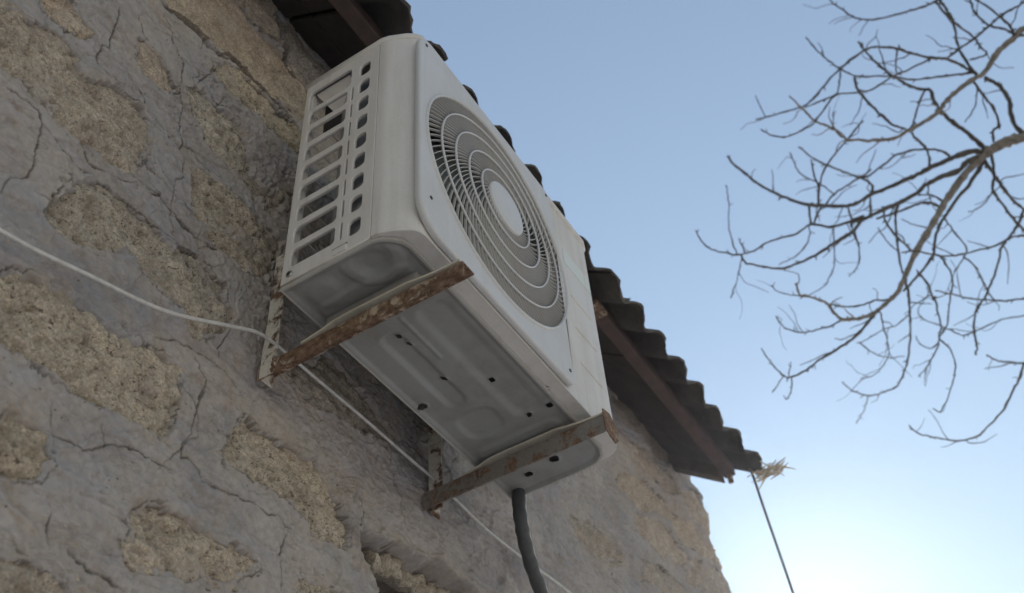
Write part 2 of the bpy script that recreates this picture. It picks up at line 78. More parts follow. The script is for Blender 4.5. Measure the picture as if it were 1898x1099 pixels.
BRANCHES=[(-1,[(3.298,-2.036,5.59,0.0278),(3.197,-1.832,5.617,0.0248),(3.07,-1.633,5.566,0.0229),(3.037,-1.555,5.551,0.0223),(3.029,-1.49,5.54,0.0218),(3.032,-1.438,5.532,0.0215)]),(0,[(3.298,-2.036,5.59,0.0278),(3.106,-2.027,5.791,0.0213),(2.936,-2.004,5.916,0.018),(2.757,-2.034,6.131,0.0145),(2.609,-2.067,6.346,0.0117)]),(0,[(3.298,-2.036,5.59,0.0253),(3.322,-1.789,5.407,0.0186),(3.362,-1.554,5.139,0.0139),(3.456,-1.374,4.937,0.0105),(3.61,-1.229,4.731,0.0073)]),(0,[(3.032,-1.448,5.534,0.0202),(3.023,-1.336,5.466,0.0171),(3.005,-1.234,5.369,0.0151),(2.985,-1.164,5.289,0.0139),(2.969,-1.087,5.194,0.0125),(2.944,-0.994,5.083,0.0111),(2.931,-0.931,5.0,0.0101),(2.924,-0.875,4.919,0.0092),(2.91,-0.817,4.847,0.0083),(2.897,-0.793,4.827,0.008),(2.863,-0.724,4.767,0.0072),(2.817,-0.66,4.726,0.0065),(2.78,-0.623,4.712,0.0061),(2.741,-0.589,4.7,0.0057),(2.687,-0.574,4.709,0.0052),(2.654,-0.571,4.718,0.0049),(2.629,-0.563,4.723,0.0047),(2.564,-0.522,4.727,0.0041),(2.527,-0.492,4.728,0.0038),(2.485,-0.497,4.754,0.0033)]),(3,[(3.03,-1.43,5.523,0.0114),(2.999,-1.366,5.507,0.0104),(2.989,-1.306,5.464,0.0098),(2.938,-1.218,5.423,0.009),(2.9,-1.142,5.377,0.0085),(2.882,-1.086,5.336,0.0081),(2.842,-1.003,5.287,0.0075),(2.785,-0.91,5.235,0.0069),(2.74,-0.83,5.182,0.0064),(2.729,-0.786,5.135,0.0061),(2.693,-0.72,5.083,0.0057),(2.655,-0.657,5.033,0.0054),(2.597,-0.566,4.961,0.0048),(2.545,-0.496,4.915,0.0045),(2.501,-0.447,4.89,0.0042),(2.435,-0.395,4.88,0.0039),(2.38,-0.349,4.88,0.0036),(2.343,-0.347,4.9,0.0034)]),(0,[(3.032,-1.448,5.534,0.0114),(2.995,-1.413,5.545,0.0107),(2.972,-1.338,5.539,0.01),(2.967,-1.299,5.536,0.0097),(2.966,-1.211,5.538,0.0092),(2.976,-1.129,5.546,0.0088),(2.985,-1.057,5.558,0.0084),(2.994,-0.983,5.57,0.0081),(2.998,-0.918,5.583,0.0078),(3.007,-0.874,5.584,0.0076),(3.014,-0.826,5.587,0.0074),(3.003,-0.766,5.605,0.0072),(2.979,-0.696,5.632,0.0068),(2.956,-0.64,5.653,0.0066),(2.914,-0.578,5.689,0.0063),(2.85,-0.509,5.74,0.0059),(2.787,-0.457,5.787,0.0055),(2.74,-0.431,5.823,0.0053),(2.675,-0.397,5.869,0.0049),(2.633,-0.386,5.901,0.0047)]),(5,[(2.968,-1.309,5.537,0.0051),(2.933,-1.288,5.566,0.0048),(2.916,-1.248,5.598,0.0046),(2.918,-1.195,5.637,0.0045),(2.936,-1.109,5.692,0.0043),(2.975,-1.035,5.711,0.0042),(3.016,-0.942,5.731,0.004),(3.018,-0.897,5.754,0.004),(3.007,-0.875,5.785,0.0039),(2.985,-0.826,5.841,0.0038),(2.967,-0.792,5.882,0.0037),(2.93,-0.742,5.945,0.0036),(2.877,-0.703,6.009,0.0035)]),(0,[(3.031,-1.459,5.536,0.0101),(2.991,-1.445,5.582,0.0091),(2.954,-1.421,5.64,0.0084),(2.921,-1.394,5.695,0.0078),(2.872,-1.366,5.757,0.0072),(2.829,-1.361,5.821,0.0067),(2.808,-1.369,5.861,0.0064),(2.788,-1.324,5.889,0.0061),(2.767,-1.291,5.921,0.0058),(2.738,-1.259,5.972,0.0054),(2.707,-1.23,6.033,0.005),(2.671,-1.204,6.101,0.0046),(2.636,-1.191,6.159,0.0043),(2.602,-1.182,6.201,0.004)]),(1,[(2.936,-2.004,5.916,0.0153),(2.853,-1.956,5.968,0.0134),(2.802,-1.856,5.954,0.0123),(2.793,-1.781,5.907,0.0115),(2.774,-1.691,5.846,0.0107),(2.772,-1.603,5.762,0.0098),(2.744,-1.531,5.718,0.0093),(2.72,-1.457,5.668,0.0087),(2.702,-1.39,5.62,0.0082),(2.701,-1.343,5.577,0.0078),(2.679,-1.261,5.525,0.0072),(2.647,-1.18,5.487,0.0066),(2.622,-1.106,5.453,0.0061),(2.569,-1.026,5.443,0.0056),(2.51,-0.944,5.44,0.005),(2.493,-0.925,5.443,0.0049),(2.444,-0.903,5.468,0.0046),(2.41,-0.881,5.484,0.0043),(2.376,-0.849,5.495,0.0041),(2.329,-0.827,5.522,0.0037),(2.302,-0.819,5.541,0.0036),(2.237,-0.792,5.584,0.0031)]),(0,[(3.127,-1.722,5.589,0.0089),(3.048,-1.634,5.581,0.0083),(2.983,-1.624,5.633,0.0081),(2.948,-1.652,5.72,0.0079),(2.901,-1.641,5.783,0.0078),(2.839,-1.602,5.803,0.0076)]),(8,[(2.756,-1.562,5.736,0.0062),(2.693,-1.55,5.791,0.0057),(2.682,-1.556,5.905,0.0054),(2.703,-1.6,6.095,0.0052),(2.692,-1.612,6.197,0.005),(2.652,-1.605,6.26,0.0048),(2.604,-1.603,6.287,0.0046)]),(10,[(2.732,-1.558,5.757,0.0062),(2.707,-1.536,5.765,0.0059),(2.661,-1.503,5.791,0.0056),(2.627,-1.459,5.815,0.0054),(2.605,-1.41,5.838,0.0052),(2.576,-1.351,5.898,0.0049),(2.552,-1.298,5.96,0.0047),(2.539,-1.236,6.009,0.0045),(2.54,-1.184,6.031,0.0044),(2.541,-1.177,6.033,0.0044),(2.578,-1.051,6.04,0.0041),(2.614,-0.946,6.024,0.0038),(2.636,-0.88,6.005,0.0036),(2.643,-0.82,5.99,0.0035),(2.619,-0.731,5.986,0.0033),(2.587,-0.634,5.977,0.0031),(2.565,-0.588,5.973,0.003)]),(1,[(2.757,-2.034,6.131,0.0051),(2.752,-1.916,6.071,0.0047),(2.736,-1.842,6.042,0.0046),(2.725,-1.787,6.019,0.0045),(2.719,-1.729,5.988,0.0044),(2.708,-1.64,5.937,0.0042),(2.683,-1.558,5.89,0.004),(2.66,-1.482,5.839,0.0039),(2.605,-1.42,5.821,0.0038),(2.548,-1.309,5.751,0.0036),(2.504,-1.237,5.707,0.0035),(2.479,-1.184,5.666,0.0034),(2.436,-1.101,5.607,0.0033),(2.395,-1.064,5.594,0.0032),(2.397,-1.057,5.583,0.0032),(2.327,-0.978,5.55,0.0031),(2.313,-0.921,5.501,0.003),(2.31,-0.847,5.429,0.0029),(2.3,-0.804,5.402,0.0028),(2.279,-0.743,5.376,0.0027),(2.255,-0.695,5.367,0.0027),(2.222,-0.656,5.374,0.0026),(2.186,-0.629,5.396,0.0026)]),(10,[(2.74,-1.559,5.75,0.005),(2.714,-1.494,5.763,0.0046),(2.694,-1.387,5.804,0.0042),(2.671,-1.307,5.831,0.0039),(2.62,-1.209,5.882,0.0036),(2.588,-1.115,5.917,0.0033),(2.592,-1.124,5.923,0.0033),(2.58,-1.088,5.94,0.0032),(2.545,-1.048,5.991,0.0031),(2.51,-1.018,6.047,0.003),(2.462,-0.987,6.118,0.0028),(2.414,-0.97,6.178,0.0027)]),(5,[(2.967,-1.201,5.539,0.0045),(2.94,-1.223,5.583,0.0046),(2.9,-1.226,5.615,0.0047),(2.83,-1.205,5.632,0.0047),(2.78,-1.19,5.638,0.0047),(2.708,-1.139,5.636,0.0048),(2.643,-1.112,5.661,0.0048),(2.585,-1.089,5.704,0.0049),(2.529,-1.07,5.763,0.005),(2.491,-1.083,5.816,0.005)]),(1,[(2.936,-2.004,5.916,0.0057),(2.827,-1.831,5.954,0.0048),(2.816,-1.81,5.973,0.0047),(2.797,-1.779,6.023,0.0045),(2.784,-1.739,6.076,0.0044),(2.746,-1.719,6.169,0.0042),(2.711,-1.728,6.223,0.0041),(2.675,-1.738,6.255,0.0039)]),(8,[(2.794,-1.792,5.913,0.0051),(2.752,-1.802,5.934,0.0047),(2.7,-1.781,5.987,0.0044),(2.64,-1.732,6.106,0.004),(2.575,-1.704,6.116,0.0038)]),(10,[(2.646,-1.677,6.292,0.0053),(2.643,-1.58,6.254,0.0046),(2.645,-1.525,6.266,0.0044),(2.662,-1.428,6.324,0.0041),(2.66,-1.301,6.391,0.0037),(2.631,-1.24,6.418,0.0035),(2.608,-1.217,6.434,0.0034),(2.544,-1.178,6.471,0.0032),(2.498,-1.156,6.492,0.003)]),(17,[(2.643,-1.58,6.254,0.0053),(2.738,-1.608,6.222,0.0048),(2.827,-1.642,6.221,0.0045),(2.913,-1.683,6.191,0.0043),(2.949,-1.686,6.159,0.0041),(2.984,-1.7,6.132,0.004),(2.975,-1.656,6.121,0.0039),(2.964,-1.616,6.12,0.0038)]),(8,[(2.744,-1.531,5.718,0.005),(2.829,-1.551,5.685,0.005),(2.859,-1.558,5.604,0.005),(2.883,-1.544,5.516,0.0049),(2.882,-1.51,5.498,0.0049),(2.929,-1.49,5.477,0.0049)]),(19,[(2.787,-1.541,5.701,0.0031),(2.831,-1.493,5.639,0.0026),(2.901,-1.432,5.652,0.0023)]),(7,[(2.8,-1.351,5.872,0.0039),(2.812,-1.287,5.806,0.0039),(2.898,-1.234,5.801,0.0039),(2.912,-1.2,5.789,0.0039)]),(3,[(3.03,-1.43,5.523,0.0076),(3.113,-1.443,5.458,0.0065),(3.192,-1.455,5.457,0.0062),(3.319,-1.477,5.472,0.0059),(3.415,-1.512,5.469,0.0055),(3.46,-1.539,5.431,0.0052)]),(0,[(3.029,-1.479,5.539,0.0063),(3.105,-1.443,5.461,0.0058),(3.194,-1.412,5.452,0.0057),(3.314,-1.431,5.435,0.0055),(3.383,-1.446,5.394,0.0053),(3.438,-1.471,5.331,0.0051)]),(23,[(3.181,-1.417,5.453,0.0028),(3.225,-1.378,5.446,0.0024),(3.22,-1.311,5.413,0.0021),(3.195,-1.271,5.396,0.0019)]),(22,[(3.415,-1.512,5.469,0.0059),(3.443,-1.458,5.421,0.0055),(3.456,-1.4,5.385,0.0053),(3.461,-1.341,5.342,0.0051),(3.471,-1.295,5.272,0.0048),(3.465,-1.241,5.194,0.0046),(3.452,-1.189,5.122,0.0044),(3.447,-1.163,5.085,0.0043),(3.431,-1.119,5.041,0.0042),(3.432,-1.085,4.995,0.0041),(3.456,-1.052,4.935,0.004),(3.497,-1.036,4.89,0.0038),(3.529,-1.013,4.863,0.0038)]),(2,[(3.314,-1.512,5.16,0.0043),(3.256,-1.427,5.172,0.004),(3.209,-1.368,5.154,0.0038),(3.14,-1.281,5.083,0.0036),(3.073,-1.222,5.041,0.0035),(3.011,-1.162,4.995,0.0034),(2.935,-1.087,4.956,0.0032),(2.872,-1.028,4.948,0.0031),(2.822,-0.973,4.959,0.003),(2.803,-0.921,4.964,0.0029)]),(22,[(3.047,-1.432,5.51,0.0088),(3.061,-1.387,5.482,0.0081),(3.063,-1.316,5.422,0.0074),(3.042,-1.251,5.359,0.0069),(3.021,-1.17,5.272,0.0063),(3.014,-1.124,5.225,0.006),(3.029,-1.072,5.158,0.0055),(3.054,-1.04,5.11,0.0052),(3.066,-0.982,5.068,0.0049),(3.074,-0.893,5.019,0.0045),(3.076,-0.854,5.001,0.0043)]),(27,[(3.018,-1.152,5.254,0.0032),(3.073,-1.166,5.195,0.0029),(3.202,-1.183,5.19,0.0027),(3.258,-1.142,5.186,0.0026),(3.269,-1.09,5.149,0.0025)]),(26,[(2.89,-1.045,4.95,0.004),(2.907,-1.059,4.938,0.0038),(2.977,-1.065,4.889,0.0034),(3.052,-1.036,4.868,0.0032),(3.146,-0.996,4.863,0.003),(3.231,-0.962,4.858,0.0028),(3.289,-0.908,4.851,0.0027),(3.339,-0.87,4.828,0.0026),(3.367,-0.799,4.785,0.0023),(3.366,-0.748,4.749,0.0022)]),(28,[(3.235,-1.159,5.188,0.0033),(3.317,-1.186,5.178,0.003),(3.391,-1.19,5.136,0.0029),(3.41,-1.186,5.086,0.0028)]),(27,[(3.069,-0.946,5.049,0.0044),(3.063,-0.947,5.053,0.0043),(3.111,-0.963,5.008,0.0039),(3.152,-0.953,4.95,0.0037),(3.144,-0.965,4.956,0.0036),(3.166,-0.946,4.878,0.0034),(3.167,-0.927,4.795,0.0031),(3.154,-0.902,4.737,0.003),(3.149,-0.924,4.659,0.0028),(3.138,-0.915,4.567,0.0026),(3.123,-0.885,4.486,0.0024),(3.11,-0.833,4.402,0.0022),(3.115,-0.778,4.352,0.0021),(3.095,-0.761,4.365,0.002)]),(3,[(2.926,-0.889,4.939,0.0053),(3.0,-0.868,4.901,0.0047),(3.081,-0.842,4.879,0.0043),(3.161,-0.813,4.856,0.004),(3.271,-0.758,4.817,0.0036),(3.342,-0.708,4.795,0.0034),(3.406,-0.65,4.779,0.0032),(3.429,-0.582,4.79,0.0029),(3.441,-0.504,4.814,0.0027),(3.419,-0.445,4.865,0.0025),(3.388,-0.423,4.907,0.0023)]),(32,[(3.441,-0.504,4.814,0.0023),(3.453,-0.467,4.763,0.0019),(3.53,-0.397,4.758,0.0015)]),(3,[(2.871,-0.741,4.782,0.003),(2.922,-0.723,4.735,0.0025),(3.014,-0.704,4.698,0.0022),(3.095,-0.673,4.698,0.002),(3.17,-0.6,4.704,0.0018),(3.158,-0.532,4.697,0.0016)]),(3,[(2.867,-0.733,4.774,0.0069),(2.854,-0.656,4.709,0.0057),(2.822,-0.587,4.643,0.0051),(2.791,-0.518,4.599,0.0045),(2.754,-0.445,4.554,0.004),(2.725,-0.384,4.508,0.0035),(2.681,-0.324,4.47,0.0031),(2.649,-0.302,4.463,0.0029),(2.571,-0.288,4.472,0.0026),(2.479,-0.282,4.497,0.0022)]),(35,[(2.681,-0.324,4.47,0.0022),(2.733,-0.303,4.455,0.0019),(2.736,-0.269,4.415,0.0017),(2.703,-0.266,4.412,0.0017)]),(35,[(2.649,-0.302,4.463,0.002),(2.654,-0.235,4.411,0.0013)]),(35,[(2.67,-0.317,4.468,0.002),(2.646,-0.347,4.515,0.0013)]),(3,[(2.751,-0.598,4.703,0.0036),(2.758,-0.539,4.703,0.0032),(2.737,-0.492,4.694,0.0029),(2.717,-0.438,4.689,0.0026),(2.706,-0.371,4.734,0.0024),(2.697,-0.351,4.779,0.0022),(2.682,-0.347,4.815,0.0021)]),(3,[(2.897,-0.793,4.827,0.0037),(2.856,-0.736,4.821,0.0034),(2.836,-0.68,4.812,0.0032),(2.844,-0.613,4.85,0.0031),(2.816,-0.554,4.877,0.003)]),(3,[(2.564,-0.522,4.727,0.0025),(2.521,-0.46,4.738,0.002),(2.52,-0.414,4.786,0.0018),(2.474,-0.403,4.789,0.0017)]),(4,[(2.842,-1.003,5.287,0.0049),(2.864,-0.966,5.234,0.0047),(2.978,-0.928,5.207,0.0046),(3.046,-0.896,5.14,0.0044),(3.076,-0.886,5.071,0.0043)]),(3,[(2.985,-1.164,5.289,0.0056),(2.951,-1.128,5.316,0.005),(2.959,-1.081,5.346,0.0047),(2.944,-0.997,5.342,0.0043),(2.921,-0.951,5.326,0.004),(2.899,-0.89,5.316,0.0037)]),(3,[(2.992,-1.19,5.319,0.0043),(2.946,-1.15,5.35,0.0035),(2.915,-1.098,5.356,0.0031)]),(4,[(2.802,-0.938,5.251,0.0041),(2.847,-0.921,5.236,0.004),(2.882,-0.928,5.172,0.0038),(2.943,-0.947,5.148,0.0037),(3.024,-0.97,5.152,0.0037)]),(3,[(2.967,-1.079,5.184,0.0029),(2.917,-1.02,5.202,0.0023),(2.925,-0.986,5.27,0.002)]),(42,[(3.012,-0.912,5.173,0.0022),(2.985,-0.904,5.176,0.0024),(2.956,-0.886,5.214,0.0025),(2.921,-0.879,5.279,0.0027)]),(6,[(3.017,-0.908,5.749,0.0047),(3.068,-0.939,5.709,0.0047),(3.114,-0.914,5.708,0.0047),(3.152,-0.893,5.682,0.0047),(3.164,-0.869,5.605,0.0047)]),(4,[(2.723,-0.776,5.128,0.0029),(2.806,-0.773,5.111,0.0023),(2.818,-0.74,5.02,0.0019)]),(4,[(2.746,-0.84,5.188,0.006),(2.721,-0.79,5.185,0.0055),(2.734,-0.846,5.199,0.0052),(2.711,-0.768,5.183,0.0048),(2.676,-0.697,5.168,0.0045),(2.607,-0.634,5.161,0.0042),(2.568,-0.555,5.108,0.0038),(2.502,-0.476,5.064,0.0035),(2.466,-0.418,5.023,0.0033),(2.446,-0.38,4.996,0.0031),(2.408,-0.329,4.973,0.0029),(2.357,-0.28,4.969,0.0028),(2.305,-0.236,4.981,0.0026),(2.265,-0.22,5.008,0.0024),(2.234,-0.218,5.04,0.0023)]),(50,[(2.603,-0.625,5.155,0.0024),(2.664,-0.598,5.138,0.0021),(2.663,-0.527,5.082,0.0018),(2.693,-0.432,5.103,0.0016)]),(4,[(2.352,-0.348,4.895,0.0023),(2.38,-0.302,4.827,0.0018),(2.47,-0.226,4.819,0.0015)]),(50,[(2.4,-0.322,4.972,0.0025),(2.327,-0.334,5.012,0.0022),(2.298,-0.352,5.084,0.002),(2.292,-0.379,5.173,0.0018),(2.24,-0.399,5.228,0.0016)]),(50,[(2.427,-0.354,4.985,0.0035),(2.413,-0.35,5.041,0.0022),(2.372,-0.356,5.025,0.0019)]),(50,[(2.607,-0.634,5.161,0.0048),(2.566,-0.667,5.237,0.004),(2.604,-0.694,5.257,0.0039),(2.584,-0.731,5.343,0.0035),(2.544,-0.734,5.371,0.0032),(2.478,-0.754,5.409,0.0029)]),(50,[(2.616,-0.642,5.162,0.0041),(2.602,-0.699,5.228,0.0038),(2.595,-0.707,5.275,0.0037),(2.591,-0.746,5.364,0.0035),(2.584,-0.806,5.449,0.0034),(2.589,-0.932,5.551,0.0032),(2.597,-1.029,5.627,0.003)]),(5,[(2.979,-0.696,5.632,0.004),(2.97,-0.783,5.678,0.0039),(2.924,-0.892,5.642,0.0037),(2.928,-0.922,5.65,0.0037),(2.945,-0.967,5.687,0.0037)]),(57,[(2.972,-0.763,5.668,0.0032),(2.894,-0.716,5.714,0.0028),(2.824,-0.664,5.746,0.0026),(2.8,-0.658,5.82,0.0025),(2.777,-0.661,5.877,0.0024)]),(50,[(2.686,-0.717,5.172,0.0026),(2.733,-0.683,5.112,0.0023),(2.805,-0.644,5.069,0.0021),(2.868,-0.596,5.067,0.002),(2.904,-0.558,5.067,0.0019),(2.905,-0.473,5.054,0.0017)]),(4,[(2.729,-0.786,5.135,0.0026),(2.78,-0.772,5.074,0.0022),(2.869,-0.735,5.069,0.0019),(2.861,-0.679,5.018,0.0017)]),(5,[(3.009,-0.796,5.596,0.004),(3.092,-0.78,5.569,0.0036),(3.084,-0.767,5.505,0.0034)]),(11,[(2.578,-1.051,6.04,0.0034),(2.633,-1.016,6.017,0.0031),(2.638,-0.984,5.945,0.0029)]),(11,[(2.558,-1.312,5.945,0.0032),(2.604,-1.262,5.863,0.0027),(2.652,-1.277,5.87,0.0026)]),(12,[(2.327,-0.978,5.55,0.0036),(2.33,-0.94,5.559,0.0031),(2.328,-0.826,5.574,0.0024)]),(8,[(2.436,-0.897,5.472,0.0024),(2.4,-0.915,5.495,0.0019),(2.414,-0.931,5.56,0.0017)]),(11,[(2.587,-0.634,5.977,0.0027),(2.547,-0.632,6.062,0.0021),(2.51,-0.636,6.073,0.0019)]),(2,[(3.559,-1.277,4.8,0.0055),(3.546,-1.179,4.732,0.0047),(3.557,-1.137,4.682,0.0045),(3.571,-1.073,4.625,0.0041),(3.586,-1.001,4.564,0.0038),(3.576,-0.923,4.514,0.0035),(3.558,-0.859,4.471,0.0033),(3.496,-0.783,4.444,0.003),(3.422,-0.727,4.436,0.0028),(3.319,-0.652,4.433,0.0025),(3.265,-0.634,4.453,0.0023)]),(67,[(3.546,-1.179,4.732,0.0041),(3.536,-1.117,4.769,0.0035),(3.479,-1.075,4.759,0.0032),(3.429,-1.052,4.765,0.0029)]),(2,[(3.456,-1.374,4.937,0.0042),(3.426,-1.306,4.973,0.0037),(3.415,-1.231,4.998,0.0035),(3.38,-1.169,5.013,0.0033),(3.332,-1.094,5.028,0.0031),(3.293,-1.037,5.057,0.0029),(3.265,-0.979,5.091,0.0028)]),(2,[(3.477,-1.355,4.909,0.0027),(3.467,-1.273,4.918,0.0025),(3.461,-1.181,4.94,0.0024),(3.461,-1.088,4.94,0.0024),(3.465,-1.01,4.944,0.0023),(3.443,-0.961,4.988,0.0023),(3.427,-0.925,5.03,0.0022),(3.411,-0.881,5.076,0.0022),(3.392,-0.874,5.133,0.0022),(3.406,-0.945,5.207,0.0021),(3.387,-0.955,5.242,0.0021)]),(29,[(3.314,-0.889,4.84,0.0029),(3.295,-0.848,4.817,0.0024),(3.277,-0.817,4.847,0.0021),(3.28,-0.816,4.902,0.0019)]),(32,[(3.093,-0.838,4.876,0.0024),(3.078,-0.767,4.836,0.0021),(3.096,-0.706,4.855,0.002),(3.14,-0.619,4.877,0.0018),(3.118,-0.575,4.863,0.0017)]),(72,[(3.123,-0.586,4.867,0.0025),(3.177,-0.617,4.834,0.002),(3.29,-0.659,4.86,0.0018),(3.312,-0.733,4.842,0.0015)])]


# ------------------------------------------------------------------ helpers
def link(o, parent=None):
    COL.objects.link(o)
    if parent is not None:
        o.parent = parent
    return o

def tag(o, label=None, cat=None, group=None, kind=None):
    if label: o['label'] = label
    if cat: o['category'] = cat
    if group: o['group'] = group
    if kind: o['kind'] = kind
    return o

def empty(name, loc=(0, 0, 0)):
    o = bpy.data.objects.new(name, None)
    o.location = loc
    COL.objects.link(o)
    return o

def mk(name, verts, faces, mat, parent=None, smooth=False):
    me = bpy.data.meshes.new(name)
    me.from_pydata([tuple(v) for v in verts], [], faces)
    me.validate()
    if mat is not None: me.materials.append(mat)
    if smooth:
        me.polygons.foreach_set('use_smooth', [True] * len(me.polygons))
    o = bpy.data.objects.new(name, me)
    return put(o, parent)

def put(o, parent=None):
    """link; geometry is written in world coordinates, so undo the parent's place"""
    COL.objects.link(o)
    if parent is not None:
        o.parent = parent
        p = parent
        off = Vector((0, 0, 0))
        while p is not None:
            off += p.location
            p = p.parent
        o.location = o.location - off
    return o

def grid_mesh(name, V, mask, mat, parent=None, attrs=None, back=None, smooth=True):
    """V: (n,m,3) array, mask (n-1,m-1) of quads to keep"""
    n, k = V.shape[:2]
    idx = np.arange(n * k).reshape(n, k)
    q = np.stack([idx[:-1, :-1], idx[:-1, 1:], idx[1:, 1:], idx[1:, :-1]], -1)[mask]
    used = np.zeros(n * k, bool); used[q.ravel()] = True
    remap = np.cumsum(used) - 1
    P = V.reshape(-1, 3)[used]; q = remap[q]
    nq = len(q)
    me = bpy.data.meshes.new(name)
    if back is not None:
        # close the piece: rim walls going back along +y and a back face
        e = np.concatenate([q[:, [0, 1]], q[:, [1, 2]], q[:, [2, 3]], q[:, [3, 0]]])
        key = np.sort(e, 1); kk = key[:, 0].astype(np.int64) * len(P) + key[:, 1]
        u, inv, cnt = np.unique(kk, return_inverse=True, return_counts=True)
        be = e[cnt[inv] == 1]
        bp = P.copy(); bp[:, 1] = back
        n0 = len(P)
        rim = np.stack([be[:, 1], be[:, 0], be[:, 0] + n0, be[:, 1] + n0], -1)
        P = np.concatenate([P, bp])
        q = np.concatenate([q, rim])
        u2 = np.zeros(len(P), bool); u2[q.ravel()] = True
        rm = np.cumsum(u2) - 1
        P = P[u2]; q = rm[q]
        used2 = u2
    me.vertices.add(len(P)); me.vertices.foreach_set('co', P.astype(np.float32).ravel())
    me.loops.add(len(q) * 4); me.loops.foreach_set('vertex_index', q.astype(np.int32).ravel())
    me.polygons.add(len(q)); me.polygons.foreach_set('loop_start', np.arange(0, len(q) * 4, 4, dtype=np.int32))
    sm = np.zeros(len(q), bool); sm[:nq] = smooth
    me.polygons.foreach_set('use_smooth', sm)
    if attrs:
        for an, arr in attrs.items():
            a = me.attributes.new(an, 'FLOAT', 'POINT')
            vals = arr.reshape(-1)[used]
            a.data.foreach_set('value', vals.astype(np.float32))
    me.update(calc_edges=True)
    if mat is not None: me.materials.append(mat)
    o = bpy.data.objects.new(name, me)
    return put(o, parent)

def bm_obj(name, bm, mat, parent=None, smooth=False):
    me = bpy.data.meshes.new(name)
    bmesh.ops.recalc_face_normals(bm, faces=bm.faces)
    bm.to_mesh(me); bm.free()
    if mat is not None: me.materials.append(mat)
    if smooth:
        me.polygons.foreach_set('use_smooth', [True] * len(me.polygons))
    return put(bpy.data.objects.new(name, me), parent)

def box(name, lo, hi, mat, parent=None, bev=0.0015, seg=2, jit=0.0, cuts=0):
    bm = bmesh.new()
    r = bmesh.ops.create_cube(bm, size=1.0)
    c = [(a + b) / 2 for a, b in zip(lo, hi)]; s = [b - a for a, b in zip(lo, hi)]
    for v in bm.verts:
        v.co = Vector((c[0] + v.co.x * s[0], c[1] + v.co.y * s[1], c[2] + v.co.z * s[2]))
    if bev:
        bmesh.ops.bevel(bm, geom=list(bm.edges), offset=bev, segments=seg, affect='EDGES', profile=0.5)
    if jit:
        for v in bm.verts:
            v.co += Vector((random.uniform(-jit, jit), random.uniform(-jit, jit), random.uniform(-jit, jit)))
    return bm_obj(name, bm, mat, parent)

def tube_data(pts, rad, n=8, cap=True, ref=Vector((0.31, 0.2, 0.93))):
    P = [Vector(p) for p in pts]
    V = []; F = []
    prev = None
    for i, p in enumerate(P):
        t = (P[min(i + 1, len(P) - 1)] - P[max(i - 1, 0)])
        t = t.normalized() if t.length > 1e-9 else Vector((0, 0, 1))
        if prev is None:
            a = t.cross(ref)
            if a.length < 1e-3: a = t.cross(Vector((1, 0, 0)))
            a.normalize()
        else:
            a = prev - t * prev.dot(t)
            if a.length < 1e-6: a = t.cross(ref)
            a.normalize()
        prev = a
        b = t.cross(a)
        r = rad[i] if hasattr(rad, '__len__') else rad
        for k in range(n):
            ang = 2 * math.pi * k / n
            V.append(p + a * (r * math.cos(ang)) + b * (r * math.sin(ang)))
    for i in range(len(P) - 1):
        for k in range(n):
            k2 = (k + 1) % n
            F.append((i * n + k, i * n + k2, (i + 1) * n + k2, (i + 1) * n + k))
    if cap:
        F.append(tuple(range(n - 1, -1, -1)))
        F.append(tuple((len(P) - 1) * n + k for k in range(n)))
    return V, F

def tube(name, pts, rad, mat, parent=None, n=8):
    V, F = tube_data(pts, rad, n)
    return mk(name, V, F, mat, parent, smooth=True)

def catmull(pts, per=6):
    P = [np.array(p, float) for p in pts]
    P = [2 * P[0] - P[1]] + P + [2 * P[-1] - P[-2]]
    out = []
    for i in range(1, len(P) - 2):
        a, b, c, d = P[i - 1:i + 3]
        for k in range(per):
            t = k / per
            out.append(0.5 * (2 * b + (c - a) * t + (2 * a - 5 * b + 4 * c - d) * t * t + (3 * b - a - 3 * c + d) * t ** 3))
    out.append(P[-2])
    return out

def rrect(x0, x1, y0, y1, r, n=5):
    r = min(r, abs(x1 - x0) / 2.01, abs(y1 - y0) / 2.01)
    out = []
    for cx, cy, a0 in ((x1 - r, y1 - r, 0), (x0 + r, y1 - r, 90), (x0 + r, y0 + r, 180), (x1 - r, y0 + r, 270)):
        for k in range(n + 1):
            a = math.radians(a0 + 90 * k / n)
            out.append((cx + r * math.cos(a), cy + r * math.sin(a)))
    return out

def plate(name, outlines, thick, bevel, to_world, mat, parent=None):
    """flat plate with holes: 2D outlines (first = outer), extruded; to_world maps (u,v,w)"""
    cu = bpy.data.curves.new(name + '_c', 'CURVE')
    cu.dimensions = '2D'; cu.fill_mode = 'BOTH'
    cu.extrude = max(thick / 2 - bevel, 1e-4); cu.bevel_depth = bevel; cu.bevel_resolution = 1
    cu.offset = -bevel
    for ol in outlines:
        sp = cu.splines.new('POLY'); sp.points.add(len(ol) - 1)
        for p, q in zip(sp.points, ol): p.co = (q[0], q[1], 0, 1)
        sp.use_cyclic_u = True
    co = bpy.data.objects.new(name + '_c', cu)
    COL.objects.link(co)
    dg = bpy.context.evaluated_depsgraph_get()
    me = bpy.data.meshes.new_from_object(co.evaluated_get(dg))
    bpy.data.objects.remove(co); bpy.data.curves.remove(cu)
    for v in me.vertices: v.co = Vector(to_world(*v.co))
    bm = bmesh.new(); bm.from_mesh(me)
    bmesh.ops.remove_doubles(bm, verts=bm.verts, dist=1e-5)
    bpy.data.meshes.remove(me)
    return bm_obj(name, bm, mat, parent)

# numpy gradient noise -------------------------------------------------
def _hash(ix, iy, s):
    h = (ix.astype(np.int64) * 374761393 + iy.astype(np.int64) * 668265263 + s * 1442695041) & 0xffffffff
    h = ((h ^ (h >> 13)) * 1274126177) & 0xffffffff
    return (h ^ (h >> 16)) & 0xffff

